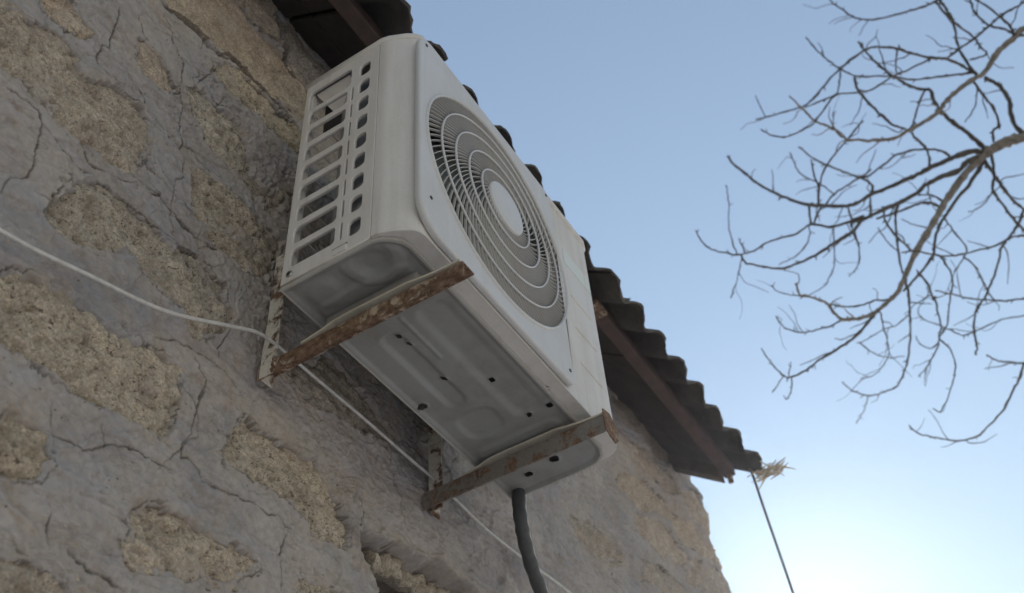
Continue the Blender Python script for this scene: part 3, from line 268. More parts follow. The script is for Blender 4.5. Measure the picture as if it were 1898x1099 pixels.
def pn(x, y, s=0):
    x0 = np.floor(x); y0 = np.floor(y); fx = x - x0; fy = y - y0
    def g(ix, iy, dx, dy):
        a = _hash(ix, iy, s) * (2 * math.pi / 65536.0)
        return np.cos(a) * dx + np.sin(a) * dy
    u = fx * fx * fx * (fx * (fx * 6 - 15) + 10); v = fy * fy * fy * (fy * (fy * 6 - 15) + 10)
    a = g(x0, y0, fx, fy); b = g(x0 + 1, y0, fx - 1, fy)
    c = g(x0, y0 + 1, fx, fy - 1); d = g(x0 + 1, y0 + 1, fx - 1, fy - 1)
    return (a + (b - a) * u + ((c + (d - c) * u) - (a + (b - a) * u)) * v) * 1.5

def fbm(x, y, s=0, o=4, gain=0.5, lac=2.03):
    r = 0; a = 1.0
    for k in range(o):
        r = r + a * pn(x, y, s + k * 17); x = x * lac + 3.1; y = y * lac + 1.7; a *= gain
    return r

def sstep(a, b, x):
    t = np.clip((x - a) / (b - a), 0, 1)
    return t * t * (3 - 2 * t)

def seg_dist(X, Z, a, b):
    ax, az = a; bx, bz = b
    dx, dz = bx - ax, bz - az; L = dx * dx + dz * dz + 1e-12
    t = np.clip(((X - ax) * dx + (Z - az) * dz) / L, 0, 1)
    return np.hypot(X - ax - t * dx, Z - az - t * dz)

def poly_sd(X, Z, poly):
    """signed distance, positive inside"""
    d = np.full(X.shape, 1e9); ins = np.zeros(X.shape, bool)
    n = len(poly)
    for i in range(n):
        a = poly[i]; b = poly[(i + 1) % n]
        d = np.minimum(d, seg_dist(X, Z, a, b))
        if a[1] != b[1]:
            c = ((a[1] > Z) != (b[1] > Z)) & (X < (b[0] - a[0]) * (Z - a[1]) / (b[1] - a[1]) + a[0])
            ins ^= c
    return np.where(ins, d, -d)

# ------------------------------------------------------------------ materials
class NB:
    def __init__(self, name):
        self.m = bpy.data.materials.new(name); self.m.use_nodes = True
        self.t = self.m.node_tree; self.n = self.t.nodes; self.l = self.t.links
        self.b = self.n['Principled BSDF']
        tc = self.n.new('ShaderNodeNewGeometry'); self.pos = tc.outputs['Position']
    def _set(self, sock, v):
        if isinstance(v, bpy.types.NodeSocket): self.l.new(v, sock)
        elif v is not None:
            if isinstance(v, tuple) and len(v) == 3 and sock.type == 'RGBA': v = (*v, 1)
            sock.default_value = v
    def noise(self, scale, detail=4, rough=0.55, vec=None, dist=0.0):
        n = self.n.new('ShaderNodeTexNoise')
        self._set(n.inputs['Vector'], vec or self.pos)
        n.inputs['Scale'].default_value = scale; n.inputs['Detail'].default_value = detail
        n.inputs['Roughness'].default_value = rough; n.inputs['Distortion'].default_value = dist
        return n.outputs['Fac']
    def voro(self, scale, feature='F1', vec=None, out='Distance', rnd=1.0):
        n = self.n.new('ShaderNodeTexVoronoi'); n.feature = feature
        self._set(n.inputs['Vector'], vec or self.pos); n.inputs['Scale'].default_value = scale
        n.inputs['Randomness'].default_value = rnd
        return n.outputs[out]
    def ramp(self, fac, stops):
        n = self.n.new('ShaderNodeValToRGB'); self.l.new(fac, n.inputs[0])
        cr = n.color_ramp
        while len(cr.elements) > 1: cr.elements.remove(cr.elements[-1])
        for i, (p, c) in enumerate(stops):
            e = cr.elements[0] if i == 0 else cr.elements.new(p)
            e.position = p; e.color = (*c, 1) if not isinstance(c, (int, float)) else (c, c, c, 1)
        return n.outputs[0]
    def mix(self, fac, a, b, mode='MIX'):
        n = self.n.new('ShaderNodeMix'); n.data_type = 'RGBA'; n.blend_type = mode
        self._set(n.inputs[0], fac); self._set(n.inputs[6], a); self._set(n.inputs[7], b)
        return n.outputs[2]
    def math(self, op, a, b=None, c=None):
        n = self.n.new('ShaderNodeMath'); n.operation = op
        self._set(n.inputs[0], a); self._set(n.inputs[1], b)
        if c is not None: self._set(n.inputs[2], c)
        return n.outputs[0]
    def attr(self, name):
        n = self.n.new('ShaderNodeAttribute'); n.attribute_name = name
        return n.outputs['Fac']
    def objrand(self):
        return self.n.new('ShaderNodeObjectInfo').outputs['Random']
    def mapv(self, scale=(1, 1, 1), rot=(0, 0, 0), vec=None):
        n = self.n.new('ShaderNodeMapping'); self.l.new(vec or self.pos, n.inputs[0])
        n.inputs['Scale'].default_value = scale; n.inputs['Rotation'].default_value = rot
        return n.outputs[0]
    def bump(self, h, dist, strength=1.0, normal=None):
        n = self.n.new('ShaderNodeBump'); n.inputs['Distance'].default_value = dist
        n.inputs['Strength'].default_value = strength; self.l.new(h, n.inputs['Height'])
        if normal is not None: self.l.new(normal, n.inputs['Normal'])
        return n.outputs[0]
    def done(self, col, rough=0.8, normal=None, metal=0.0, spec=0.5):
        self._set(self.b.inputs['Base Color'], col); self._set(self.b.inputs['Roughness'], rough)
        self._set(self.b.inputs['Metallic'], metal); self._set(self.b.inputs['Specular IOR Level'], spec)
        if normal is not None: self.l.new(normal, self.b.inputs['Normal'])
        return self.m

def mat_mortar():
    b = NB('cement_mortar')
    big = b.noise(3.2, 5, 0.6, dist=0.6)
    mid = b.noise(11, 6, 0.62, dist=1.2)
    fine = b.noise(90, 4, 0.6)
    c = b.ramp(big, [(0.30, (0.245, 0.242, 0.258)), (0.46, (0.32, 0.308, 0.315)), (0.58, (0.365, 0.338, 0.328)), (0.72, (0.27, 0.26, 0.27))])
    br = b.ramp(mid, [(0.50, 0.0), (0.62, 0.8), (0.75, 1.0)])
    c = b.mix(b.math('MULTIPLY', br, 0.5), c, (0.29, 0.232, 0.19))
    gr = b.ramp(b.noise(7, 5, 0.6, dist=0.8), [(0.52, 0.0), (0.66, 1.0)])
    c = b.mix(b.math('MULTIPLY', gr, 0.5), c, (0.25, 0.252, 0.265))
    st = b.ramp(b.noise(16, 6, 0.66, vec=b.mapv((0.7, 1, 2.4), (0, 0.25, 0)), dist=1.4), [(0.55, 0.0), (0.60, 0.9), (0.64, 0.25), (0.74, 0.0)])
    c = b.mix(b.math('MULTIPLY', st, 0.5), c, (0.20, 0.155, 0.125))
    wl = b.ramp(b.noise(9, 5, 0.6, vec=b.mapv((0.6, 1, 1.8), (0, 0.3, 0)), dist=0.9), [(0.58, 0.0), (0.70, 1.0)])
    c = b.mix(b.math('MULTIPLY', wl, 0.4), c, (0.42, 0.40, 0.385))
    c = b.mix(b.math('MULTIPLY', b.attr('smear'), 0.55), c, (0.34, 0.298, 0.255))
    c = b.mix(0.55, c, b.ramp(fine, [(0.3, 0.75), (0.7, 1.2)]), 'MULTIPLY')
    pores = b.ramp(b.voro(85), [(0.06, 1.0), (0.13, 0.0)])
    sel = b.ramp(b.noise(14, 2), [(0.55, 0.0), (0.64, 1.0)])
    pores = b.math('MULTIPLY', pores, sel)
    c = b.mix(b.math('MULTIPLY', pores, 0.7), c, (0.07, 0.06, 0.05))
    c = b.mix(b.math('MULTIPLY', b.attr('crack'), 0.85), c, (0.05, 0.042, 0.036))
    h = b.math('ADD', b.math('MULTIPLY', fine, 0.35), b.math('MULTIPLY', b.noise(28, 6, 0.6, dist=1.0), 0.9))
    h = b.math('SUBTRACT', h, pores)
    return b.done(c, 0.92, b.bump(h, 0.004, 0.85), spec=0.25)

def mat_stone(name, lo, hi, dark, pit=1.0):
    b = NB(name)
    big = b.ramp(b.noise(7, 6, 0.65, dist=0.6), [(0.3, 0.0), (0.7, 1.0)])
    gr = b.noise(210, 4, 0.75)
    sp = b.noise(520, 3, 0.7)
    mid = b.noise(38, 5, 0.65, dist=0.3)
    c = b.mix(big, lo, hi)
    c = b.mix(0.7, c, b.ramp(mid, [(0.3, 0.68), (0.5, 1.0), (0.7, 1.25)]), 'MULTIPLY')
    c = b.mix(0.8, c, b.ramp(gr, [(0.3, 0.5), (0.5, 1.0), (0.7, 1.55)]), 'MULTIPLY')
    c = b.mix(0.6, c, b.ramp(sp, [(0.35, 0.6), (0.65, 1.4)]), 'MULTIPLY')
    p1 = b.ramp(b.noise(85, 4, 0.7, vec=b.mapv((1, 1, 1.5)), dist=0.3), [(0.60, 0.0), (0.66, 1.0)])
    selp = b.ramp(b.noise(13, 3, 0.6), [(0.40, 0.0), (0.60, 1.0)])
    p2 = b.ramp(b.voro(170), [(0.12, 1.0), (0.24, 0.0)])
    p2s = b.ramp(b.noise(30, 3, 0.6), [(0.45, 0.0), (0.6, 1.0)])
    pits = b.math('MINIMUM', b.math('ADD', b.math('MULTIPLY', p1, selp), b.math('MULTIPLY', p2, p2s)), 1.0)
    pits = b.math('MULTIPLY', pits, b.ramp(b.objrand(), [(0.0, 0.45), (0.4, 1.0), (1.0, 0.85)]))
    c = b.mix(b.math('MULTIPLY', pits, 0.85 * pit), c, dark)
    wh = b.ramp(b.voro(60, rnd=1.0), [(0.06, 1.0), (0.12, 0.0)])
    wsel = b.ramp(b.noise(23, 2), [(0.58, 0.0), (0.64, 1.0)])
    c = b.mix(b.math('MULTIPLY', wh, b.math('MULTIPLY', wsel, 0.85)), c, (0.62, 0.57, 0.5))
    hue = b.ramp(b.objrand(), [(0.0, (0.86, 0.84, 0.84)), (0.35, (1.05, 1.0, 0.93)), (0.65, (0.92, 0.92, 0.92)), (1.0, (1.12, 1.02, 0.92))])
    c = b.mix(1.0, c, hue, 'MULTIPLY')
    blot = b.ramp(b.noise(11, 5, 0.7, dist=0.8), [(0.52, 0.0), (0.66, 1.0)])
    c = b.mix(b.math('MULTIPLY', blot, 0.45), c, (0.19, 0.16, 0.135))
    dust = b.ramp(b.noise(8, 5, 0.65, vec=b.mapv((1, 1, 1.6), (0.4, 0, 2.0)), dist=0.5), [(0.55, 0.0), (0.68, 1.0)])
    c = b.mix(b.math('MULTIPLY', dust, 0.5), c, (0.36, 0.335, 0.315))
    h = b.math('SUBTRACT', b.math('ADD', b.math('MULTIPLY', gr, 0.6), b.math('MULTIPLY', mid, 0.5)), b.math('MULTIPLY', pits, 0.9 * pit))
    return b.done(c, 0.95, b.bump(h, 0.003, 0.9), spec=0.2)

def mat_paint(name, col, dirt=0.35, rough=0.42, dirtcol=(0.33, 0.29, 0.23)):
    b = NB(name)
    n1 = b.noise(5, 6, 0.65, dist=0.4)
    streak = b.noise(9, 4, 0.6, vec=b.mapv((3.0, 3.0, 0.35)))
    f = b.ramp(b.math('MULTIPLY', n1, b.math('MULTIPLY', streak, 2.0)), [(0.42, 0.0), (0.85, 1.0)])
    c = b.mix(b.math('MULTIPLY', f, dirt), col, dirtcol)
    sp = b.ramp(b.voro(60), [(0.035, 1.0), (0.06, 0.0)])
    ss = b.ramp(b.noise(12, 2), [(0.60, 0.0), (0.68, 1.0)])
    c = b.mix(b.math('MULTIPLY', b.math('MULTIPLY', sp, ss), dirt * 1.2), c, (0.16, 0.11, 0.07))
    run = b.ramp(b.noise(26, 3, 0.6, vec=b.mapv((2.2, 2.2, 0.10))), [(0.56, 0.0), (0.72, 1.0)])
    c = b.mix(b.math('MULTIPLY', b.math('MULTIPLY', run, n1), dirt * 0.9), c, (0.30, 0.265, 0.22))
    fine = b.noise(220, 3, 0.6)
    c = b.mix(0.25, c, b.ramp(fine, [(0.3, 0.85), (0.7, 1.12)]), 'MULTIPLY')
    r = b.ramp(n1, [(0.3, rough - 0.06), (0.7, rough + 0.16)])
    h = b.math('ADD', b.math('MULTIPLY', b.noise(3.5, 2, 0.5), 6.0), b.math('MULTIPLY', fine, 0.06))
    return b.done(c, r, b.bump(h, 0.0012, 0.35), spec=0.45)

def mat_rust(name, paint, amount):
    b = NB(name)
    n1 = b.noise(38, 7, 0.7, dist=0.4)
    edge = b.noise(9, 4, 0.6)
    f = b.ramp(b.math('ADD', b.math('MULTIPLY', n1, 0.65), b.math('MULTIPLY', edge, 0.35)), [(amount - 0.035, 0.0), (amount + 0.03, 1.0)])
    rust = b.ramp(b.noise(75, 6, 0.7), [(0.28, (0.06, 0.034, 0.024)), (0.46, (0.12, 0.073, 0.05)), (0.60, (0.21, 0.135, 0.092)), (0.78, (0.36, 0.26, 0.185))])
    c = b.mix(f, rust, paint)
    c = b.mix(0.5, c, b.ramp(b.noise(160, 3), [(0.3, 0.75), (0.7, 1.2)]), 'MULTIPLY')
    h = b.math('ADD', n1, b.math('MULTIPLY', f, 0.25))
    return b.done(c, b.ramp(f, [(0, 0.9), (1, 0.55)]), b.bump(h, 0.0012, 0.8), spec=0.35)

def mat_plain(name, col, rough=0.6, var=0.25, scale=30, metal=0.0, bump=0.0006, spec=0.5):
    b = NB(name)
    n1 = b.noise(scale, 5, 0.6)
    c = b.mix(var * 2, col, b.ramp(n1, [(0.25, 0.45), (0.75, 1.5)]), 'MULTIPLY')
    return b.done(c, rough, b.bump(n1, bump, 0.8), metal, spec)

def mat_roof():
    b = NB('weathered_fibre_cement')
    n1 = b.noise(9, 6, 0.65, dist=0.5)
    c = b.ramp(n1, [(0.3, (0.045, 0.042, 0.042)), (0.5, (0.085, 0.08, 0.076)), (0.7, (0.13, 0.12, 0.105))])
    li = b.ramp(b.noise(40, 5, 0.7), [(0.56, 0.0), (0.68, 1.0)])
    c = b.mix(b.math('MULTIPLY', li, 0.5), c, (0.14, 0.13, 0.09))
    return b.done(c, 0.95, b.bump(b.noise(70, 5, 0.7), 0.002, 0.8), spec=0.2)

def mat_bark(name, k):
    b = NB(name)
    v = b.mapv((1, 1, 1))
    n1 = b.noise(30, 6, 0.7, dist=1.0)
    c = b.ramp(n1, [(0.3, (0.05 * k, 0.044 * k, 0.04 * k)), (0.55, (0.13 * k, 0.117 * k, 0.104 * k)), (0.75, (0.22 * k, 0.20 * k, 0.178 * k))])
    return b.done(c, 0.9, b.bump(n1, 0.004, 0.9), spec=0.2)

def mat_ground():
    b = NB('dry_yard_earth')
    n1 = b.noise(0.8, 8, 0.65); n2 = b.noise(35, 4, 0.6)
    c = b.ramp(n1, [(0.3, (0.37, 0.355, 0.345)), (0.6, (0.46, 0.44, 0.425)), (0.8, (0.35, 0.335, 0.32))])
    c = b.mix(0.6, c, b.ramp(n2, [(0.3, 0.7), (0.7, 1.25)]), 'MULTIPLY')
    return b.done(c, 0.95, b.bump(n2, 0.02, 0.6), spec=0.2)

M = {
    'mortar': mat_mortar(),
    'stone': mat_stone('tan_limestone', (0.29, 0.258, 0.222), (0.45, 0.405, 0.345), (0.05, 0.038, 0.03)),
    'stone_grey': mat_stone('grey_brown_stone', (0.30, 0.26, 0.225), (0.44, 0.395, 0.345), (0.10, 0.08, 0.065), 0.4),
    'cream': mat_paint('cream_enamel', (0.61, 0.592, 0.582), 0.35),
    'cream_cool_shade': mat_paint('cream_plastic_shade_tone', (0.54, 0.545, 0.565), 0.2, 0.38),  # dimmer, bluish light of the front face put into the plastic's colour
    'pan': mat_paint('galvanised_base', (0.265, 0.268, 0.27), 0.7, 0.42, (0.18, 0.17, 0.15)),
    'rim': mat_paint('dull_rim', (0.40, 0.395, 0.385), 0.5, 0.5),
    'spoke': mat_paint('dusty_grille_plastic', (0.46, 0.45, 0.44), 0.35, 0.5),
    'foot': mat_paint('dusty_cream_foot', (0.55, 0.52, 0.45), 0.6, 0.6),
    'rust': mat_rust('rusty_steel', (0.40, 0.33, 0.26), 0.57),
    'weathered': mat_rust('weathered_grey_paint', (0.19, 0.18, 0.17), 0.475),
    'rustpaint': mat_rust('peeling_white_paint', (0.58, 0.55, 0.50), 0.49),
    'rustbeam': mat_plain('red_oxide_beam', (0.075, 0.05, 0.044), 0.8, 0.35, 30, 0, 0.001),
    'coil': mat_plain('aluminium_coil', (0.36, 0.37, 0.39), 0.4, 0.15, 60, 0.3),
    'dark': mat_plain('black_plastic', (0.02, 0.021, 0.024), 0.5),
    'fan': mat_plain('grey_fan_plastic', (0.10, 0.115, 0.12), 0.4),
    'wrap': mat_plain('dark_tape_wrap', (0.05, 0.055, 0.06), 0.55, 0.3, 60, 0, 0.002),
    'cable': mat_plain('white_cable_sheath', (0.52, 0.515, 0.51), 0.45, 0.2, 80),
    'wire': mat_plain('grey_wire', (0.10, 0.092, 0.085), 0.5),
    'screw': mat_plain('zinc_screw', (0.35, 0.34, 0.32), 0.4, 0.3, 200, 0.8),
    'roof': mat_roof(),
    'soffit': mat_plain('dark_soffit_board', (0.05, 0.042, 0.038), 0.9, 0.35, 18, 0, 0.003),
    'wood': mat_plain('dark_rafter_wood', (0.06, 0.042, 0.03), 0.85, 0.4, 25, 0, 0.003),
    'bark': mat_bark('dark_twig_bark', 0.6),
    'bark_pale': mat_bark('pale_limb_bark', 1.5),
    'straw': mat_plain('dry_straw', (0.46, 0.40, 0.30), 0.8, 0.3, 90),
    'label': mat_paint('faded_sticker', (0.60, 0.65, 0.655), 0.9, 0.5, (0.68, 0.66, 0.62)),
    'ground': mat_ground(),
    'plaster': mat_plain('rough_plaster', (0.30, 0.28, 0.255), 0.95, 0.3, 12, 0, 0.01),
}

# ------------------------------------------------------------------ ground
gv = []; gf = []
rings = [0, 3, 8, 20, 60, 160, 400, 900]
gv.append((0, 0, 0))
NS = 48
for r in rings[1:]:
    for k in range(NS):
        a = 2 * math.pi * k / NS
        gv.append((r * math.cos(a), r * math.sin(a), 0.0))
for k in range(NS):
    gf.append((0, 1 + k, 1 + (k + 1) % NS))
for i in range(len(rings) - 2):
    for k in range(NS):
        a = 1 + i * NS + k; b = 1 + i * NS + (k + 1) % NS
        gf.append((a, a + NS, b + NS, b))
tag(mk('ground', gv, gf, M['ground']), kind='structure')

# ------------------------------------------------------------------ house
house = empty('stone_house', (0, 0, 0))
tag(house, 'old rubble stone house with cracked cement patches and a dark corrugated roof', 'house')

WALL_TOP = 3.765
def base_low(x, z):
    far = sstep(0.7, 1.6, x)
    h = 0.010 * fbm(x * 2.2, z * 3.0, 1, 3) + (0.0045 + 0.004 * far) * fbm(x * 8 + z * 2, z * 13, 5, 4)
    h = h + far * 0.010 * fbm(x * 4.5, z * 9.0, 31, 3)
    return h

def wall_shear(x, z):
    return sstep(1.2, 2.15, x) * np.where(z > 2.8, 0.24 * (3.78 - z), 0.235 + 0.08 * (2.8 - z))

def steps(a, b, d0, d1):
    out = [a]
    while out[-1] < b:
        t = (out[-1] - a) / (b - a)
        out.append(out[-1] + d0 + (d1 - d0) * t)
    out[-1] = b
    return out

LF = 2.08
sx = list(np.linspace(-3.6, -0.60, 36))[:-1] + steps(-0.60, 0.36, 0.00142, 0.00145)[:-1] + steps(0.36, LF, 0.0020, 0.0070)
arc = 0.06
extra = [(LF + arc * math.sin(t), arc * (1 - math.cos(t)), math.sin(t), -math.cos(t)) for t in np.linspace(0, math.pi / 2, 12)[1:]]
extra += [(LF + arc, arc + d, 1.0, 0.0) for d in (0.01, 0.03, 0.06, 0.1, 0.16, 0.25, 0.4, 0.6)]
CX = np.array([(s, 0.0, 0.0, -1.0) for s in sx] + extra)
zz = np.array(list(np.linspace(0, 2.12, 24))[:-1] + steps(2.12, WALL_TOP, 0.00178, 0.00178))
nz, nx = len(zz), len(CX)
S = np.repeat(np.concatenate([np.array(sx), LF + 0.02 * np.arange(1, len(extra) + 1)])[None, :], nz, 0)
Zg = np.repeat(zz[:, None], nx, 1)
Xg = np.repeat(CX[None, :, 0], nz, 0) + wall_shear(np.repeat(CX[None, :, 0], nz, 0), Zg)
U = np.where(np.arange(nx)[None, :] < len(sx), Xg, S + wall_shear(S, Zg))

low = base_low(U, Zg)
wx = U + 0.03 * fbm(U * 7, Zg * 7, 51, 2); wz = Zg + 0.03 * fbm(U * 7, Zg * 7, 61, 2)
t1 = fbm(wx * 3.4 + wz, wz * 5.2, 71, 3); t2 = fbm(wx * 5.1, wz * 8.3 - wx * 2, 81, 3)
t3 = fbm(wx * 6.0 + wz * 3.0, wz * 26.0, 75, 3); t4 = fbm(wx * 16, wz * 20, 77, 3)
rough_m = sstep(0.05, 0.45, fbm(U * 5, Zg * 6, 79, 2))
Hm = low + 0.0032 * sstep(-0.02, 0.02, t1) - 0.0026 * sstep(0.10, 0.13, t2) + 0.0016 * t3 - 0.0022 * sstep(0.30, 0.36, t4)
Hm = Hm + (0.0009 + 0.0026 * rough_m) * fbm(U * 45, Zg * 60, 91, 4, 0.65) - 0.0016 * sstep(0.35, 0.55, fbm(U * 70, Zg * 90, 95, 2))
far_end = sstep(1.6, 2.15, U)
Hm = Hm + far_end * 0.016 * fbm(U * 6 + 3, Zg * 8, 101, 3)
crack = np.zeros_like(Hm); smear = np.zeros_like(Hm)

def window(x0, x1, z0, z1, pad):
    i0, i1 = np.searchsorted(zz, [z0 - pad, z1 + pad])
    sh = 0.36 if x1 > 1.15 else 0.0
    j0, j1 = np.searchsorted(np.array(sx), [x0 - pad - sh, x1 + pad])
    return slice(max(i0 - 1, 0), i1 + 1), slice(max(j0 - 1, 0), j1 + 1)

edge_n = 0.013 * fbm(U * 13, Zg * 16, 109, 2) + 0.007 * fbm(U * 34, Zg * 42, 111, 3) + 0.0035 * pn(U * 120, Zg * 140, 121)
taper = 0.004 + 0.050 * np.clip(fbm(U * 9, Zg * 9, 115, 2) + 0.12, 0, 1)

for pi, poly in enumerate(STONES):
    xs = [p[0] for p in poly]; zs = [p[1] for p in poly]
    w = window(min(xs), max(xs), min(zs), max(zs), 0.08)
    if Hm[w].size == 0: continue
    sdv = poly_sd(U[w], Zg[w], poly) + edge_n[w] + 0.004
    tp0 = taper[w]
    k = np.clip((sdv + 0.003) / (tp0 + 0.003), 0, 1)
    k = np.where(tp0 < 0.010, sstep(0, 1, k), k)
    lip = 0.0022 * np.exp(-(np.minimum(sdv, 0) / 0.010) ** 2) * (1 - k)
    Hm[w] = (Hm[w] + lip) * (1 - k) + (low[w] - 0.032) * k
    sm = np.exp(np.minimum(sdv, 0) / 0.045) * np.clip(0.45 + 1.5 * fbm(U[w] * 16, Zg[w] * 22, 131, 3), 0, 1)
    smear[w] = np.maximum(smear[w], sm)

def carve(poly, half, depth, amt=1.0, wob=0.0016, gate=None):
    xs = [p[0] for p in poly]; zs = [p[1] for p in poly]
    w = window(min(xs), max(xs), min(zs), max(zs), 0.03)
    if Hm[w].size == 0: return
    x = U[w] + wob * pn(U[w] * 70, Zg[w] * 70, 141) + wob * 0.6 * pn(U[w] * 200, Zg[w] * 200, 147)
    z = Zg[w] + wob * pn(U[w] * 70, Zg[w] * 70, 151) + wob * 0.6 * pn(U[w] * 200, Zg[w] * 200, 157)
    d = np.full(x.shape, 1e9)
    pe = (poly[0], poly[-1])
    for a, b in zip(poly[:-1], poly[1:]):
        d = np.minimum(d, seg_dist(x, z, a, b))
    ends = np.minimum(np.hypot(x - pe[0][0], z - pe[0][1]), np.hypot(x - pe[1][0], z - pe[1][1]))
    ends = 0.45 + 0.55 * sstep(0.0, 0.022, ends)
    vary = np.clip(0.85 + 0.7 * fbm(U[w] * 22, Zg[w] * 22, 161, 2), 0.25, 1.3)
    hw = half * (0.45 + 0.6 * vary) * ends
    k = (1 - sstep(hw * 0.35, hw * 0.35 + 0.0014 + half * 0.25, d)) * np.clip(vary, 0, 1) * ends
    if gate is not None:
        k = k * sstep(0.0, 0.16, fbm(U[w] * 6.5, Zg[w] * 6.5, gate, 2))
    Hm[w] -= depth * k
    crack[w] = np.maximum(crack[w], k * amt)

for half, depth, poly in CRACKS:
    carve(poly, half * 0.95, depth * 1.2, 0.95)
for pi, poly in enumerate(STONES):        # open joints along parts of the stone edges
    cx_ = sum(p[0] for p in poly) / len(poly); cz_ = sum(p[1] for p in poly) / len(poly)
    if pi == 18: continue
    ring_ = []
    for p in poly + poly[:1]:
        dx_, dz_ = p[0] - cx_, p[1] - cz_; dl = math.hypot(dx_, dz_) + 1e-6
        ring_.append((p[0] + dx_ / dl * 0.009, p[1] + dz_ / dl * 0.009))
    carve(ring_, 0.0019 if cx_ < 0.5 else 0.004, 0.004, 0.8, 0.006, 600 + pi)
for half, depth, poly in GAPS:
    carve(poly, half, depth, 1.0, 0.004)
rc = random.Random(5)
for i in range(60):
    x = rc.uniform(-0.5, 2.1); z = rc.uniform(2.4, 3.7)
    a = rc.choice([rc.gauss(0.0, 0.3), rc.gauss(1.5, 0.4)])
    pl = [(x, z)]
    for k in range(rc.randint(4, 9)):
        a += rc.gauss(0, 0.45)
        x += 0.028 * math.cos(a); z += 0.028 * math.sin(a)
        pl.append((x, z))
    carve(pl, 0.0009 if rc.random() < 0.7 else 0.0016 + (0.001 if x > 0.6 else 0), 0.0015, 0.7 if x < 0.4 else 0.8)
# the broken out hollow low on the wall
w = window(min(p[0] for p in HOLE), max(p[0] for p in HOLE), min(p[1] for p in HOLE), max(p[1] for p in HOLE), 0.05)
sdv = poly_sd(U[w], Zg[w], HOLE) + 0.8 * edge_n[w]
k = sstep(-0.002, 0.006, sdv)
deep = -0.05 - 0.09 * sstep(0.0, 0.04, sdv) + 0.02 * fbm(U[w] * 35, Zg[w] * 40, 171, 4)
Hm[w] = Hm[w] * (1 - k) + deep * k
smear[w] = np.maximum(smear[w], k * 0.6)

V = np.zeros((nz, nx, 3))
V[:, :, 0] = Xg + Hm * CX[None, :, 2]
V[:, :, 1] = CX[None, :, 1] + Hm * CX[None, :, 3]
V[:, :, 2] = Zg
wall = grid_mesh('wall', V, np.ones((nz - 1, nx - 1), bool), M['mortar'], house, {'crack': crack, 'smear': smear})
del V

for pi, poly in enumerate(STONES):
    xs = [p[0] for p in poly]; zs = [p[1] for p in poly]
    st = 0.0028 if min(xs) < 0.4 else 0.006
    gx = np.arange(min(xs) - 0.03, max(xs) + 0.03, st); gz = np.arange(min(zs) - 0.03, max(zs) + 0.03, st)
    Xs, Zs = np.meshgrid(gx, gz)
    sdv = poly_sd(Xs, Zs, poly)
    hs = base_low(Xs, Zs)
    r = random.Random(pi)
    grey = pi in (12, 16) or pi >= 19
    rough = 0.0036 if not grey else 0.0022
    hs += r.uniform(-0.0035, 0.0015) + (0.004 if pi in (12, 13, 14, 15) else 0)
    hs += rough * fbm(Xs * 26, Zs * 36, 200 + pi, 4, 0.6) + 0.006 * fbm(Xs * 7, Zs * 10, 300 + pi, 2)
    hs -= rough * 1.9 * sstep(0.2, 0.55, fbm(Xs * 50, Zs * 75, 400 + pi, 2)) + 0.004 * sstep(0.3, 0.6, fbm(Xs * 18, Zs * 30, 450 + pi, 3))
    hs -= 0.005 * (1 - sstep(-0.012, 0.016, sdv))
    if pi == 18: hs += -0.028 + 0.016 * fbm(Xs * 30, Zs * 30, 77, 4)
    Vs = np.stack([Xs, -hs, Zs], -1)
    keep = sdv > (-0.022 if pi != 18 else 0.0)
    for half, depth, gl in GAPS:
        gd = np.full(Xs.shape, 1e9)
        for a_, b_ in zip(gl[:-1], gl[1:]): gd = np.minimum(gd, seg_dist(Xs, Zs, a_, b_))
        keep &= gd + 0.004 * fbm(Xs * 40, Zs * 40, 500, 2) > half * 0.75
    mq = keep[:-1, :-1] & keep[1:, :-1] & keep[:-1, 1:] & keep[1:, 1:]
    grid_mesh('stone', Vs, mq, M['stone_grey'] if grey else M['stone'], wall, back=0.05)

# body of the house behind the front wall
box('rear_wall', (-3.55, 0.16, 0.0), (2.05, 4.0, 3.74), M['plaster'], house, 0.01)
EAVE_Y, EAVE_Z, SLOPE = -0.27, 3.585, 0.75
RIDGE_Y = 2.08; RIDGE_Z = EAVE_Z + (RIDGE_Y - EAVE_Y) * SLOPE
gv = [(x, y, z) for x in (-3.5, 2.0) for y, z in ((0.17, 3.745), (3.98, 3.745), (RIDGE_Y, RIDGE_Z - 0.08))]
mk('gable', gv, [(0, 1, 2), (3, 5, 4), (0, 3, 4, 1), (1, 4, 5, 2), (2, 5, 3, 0)], M['plaster'], house)

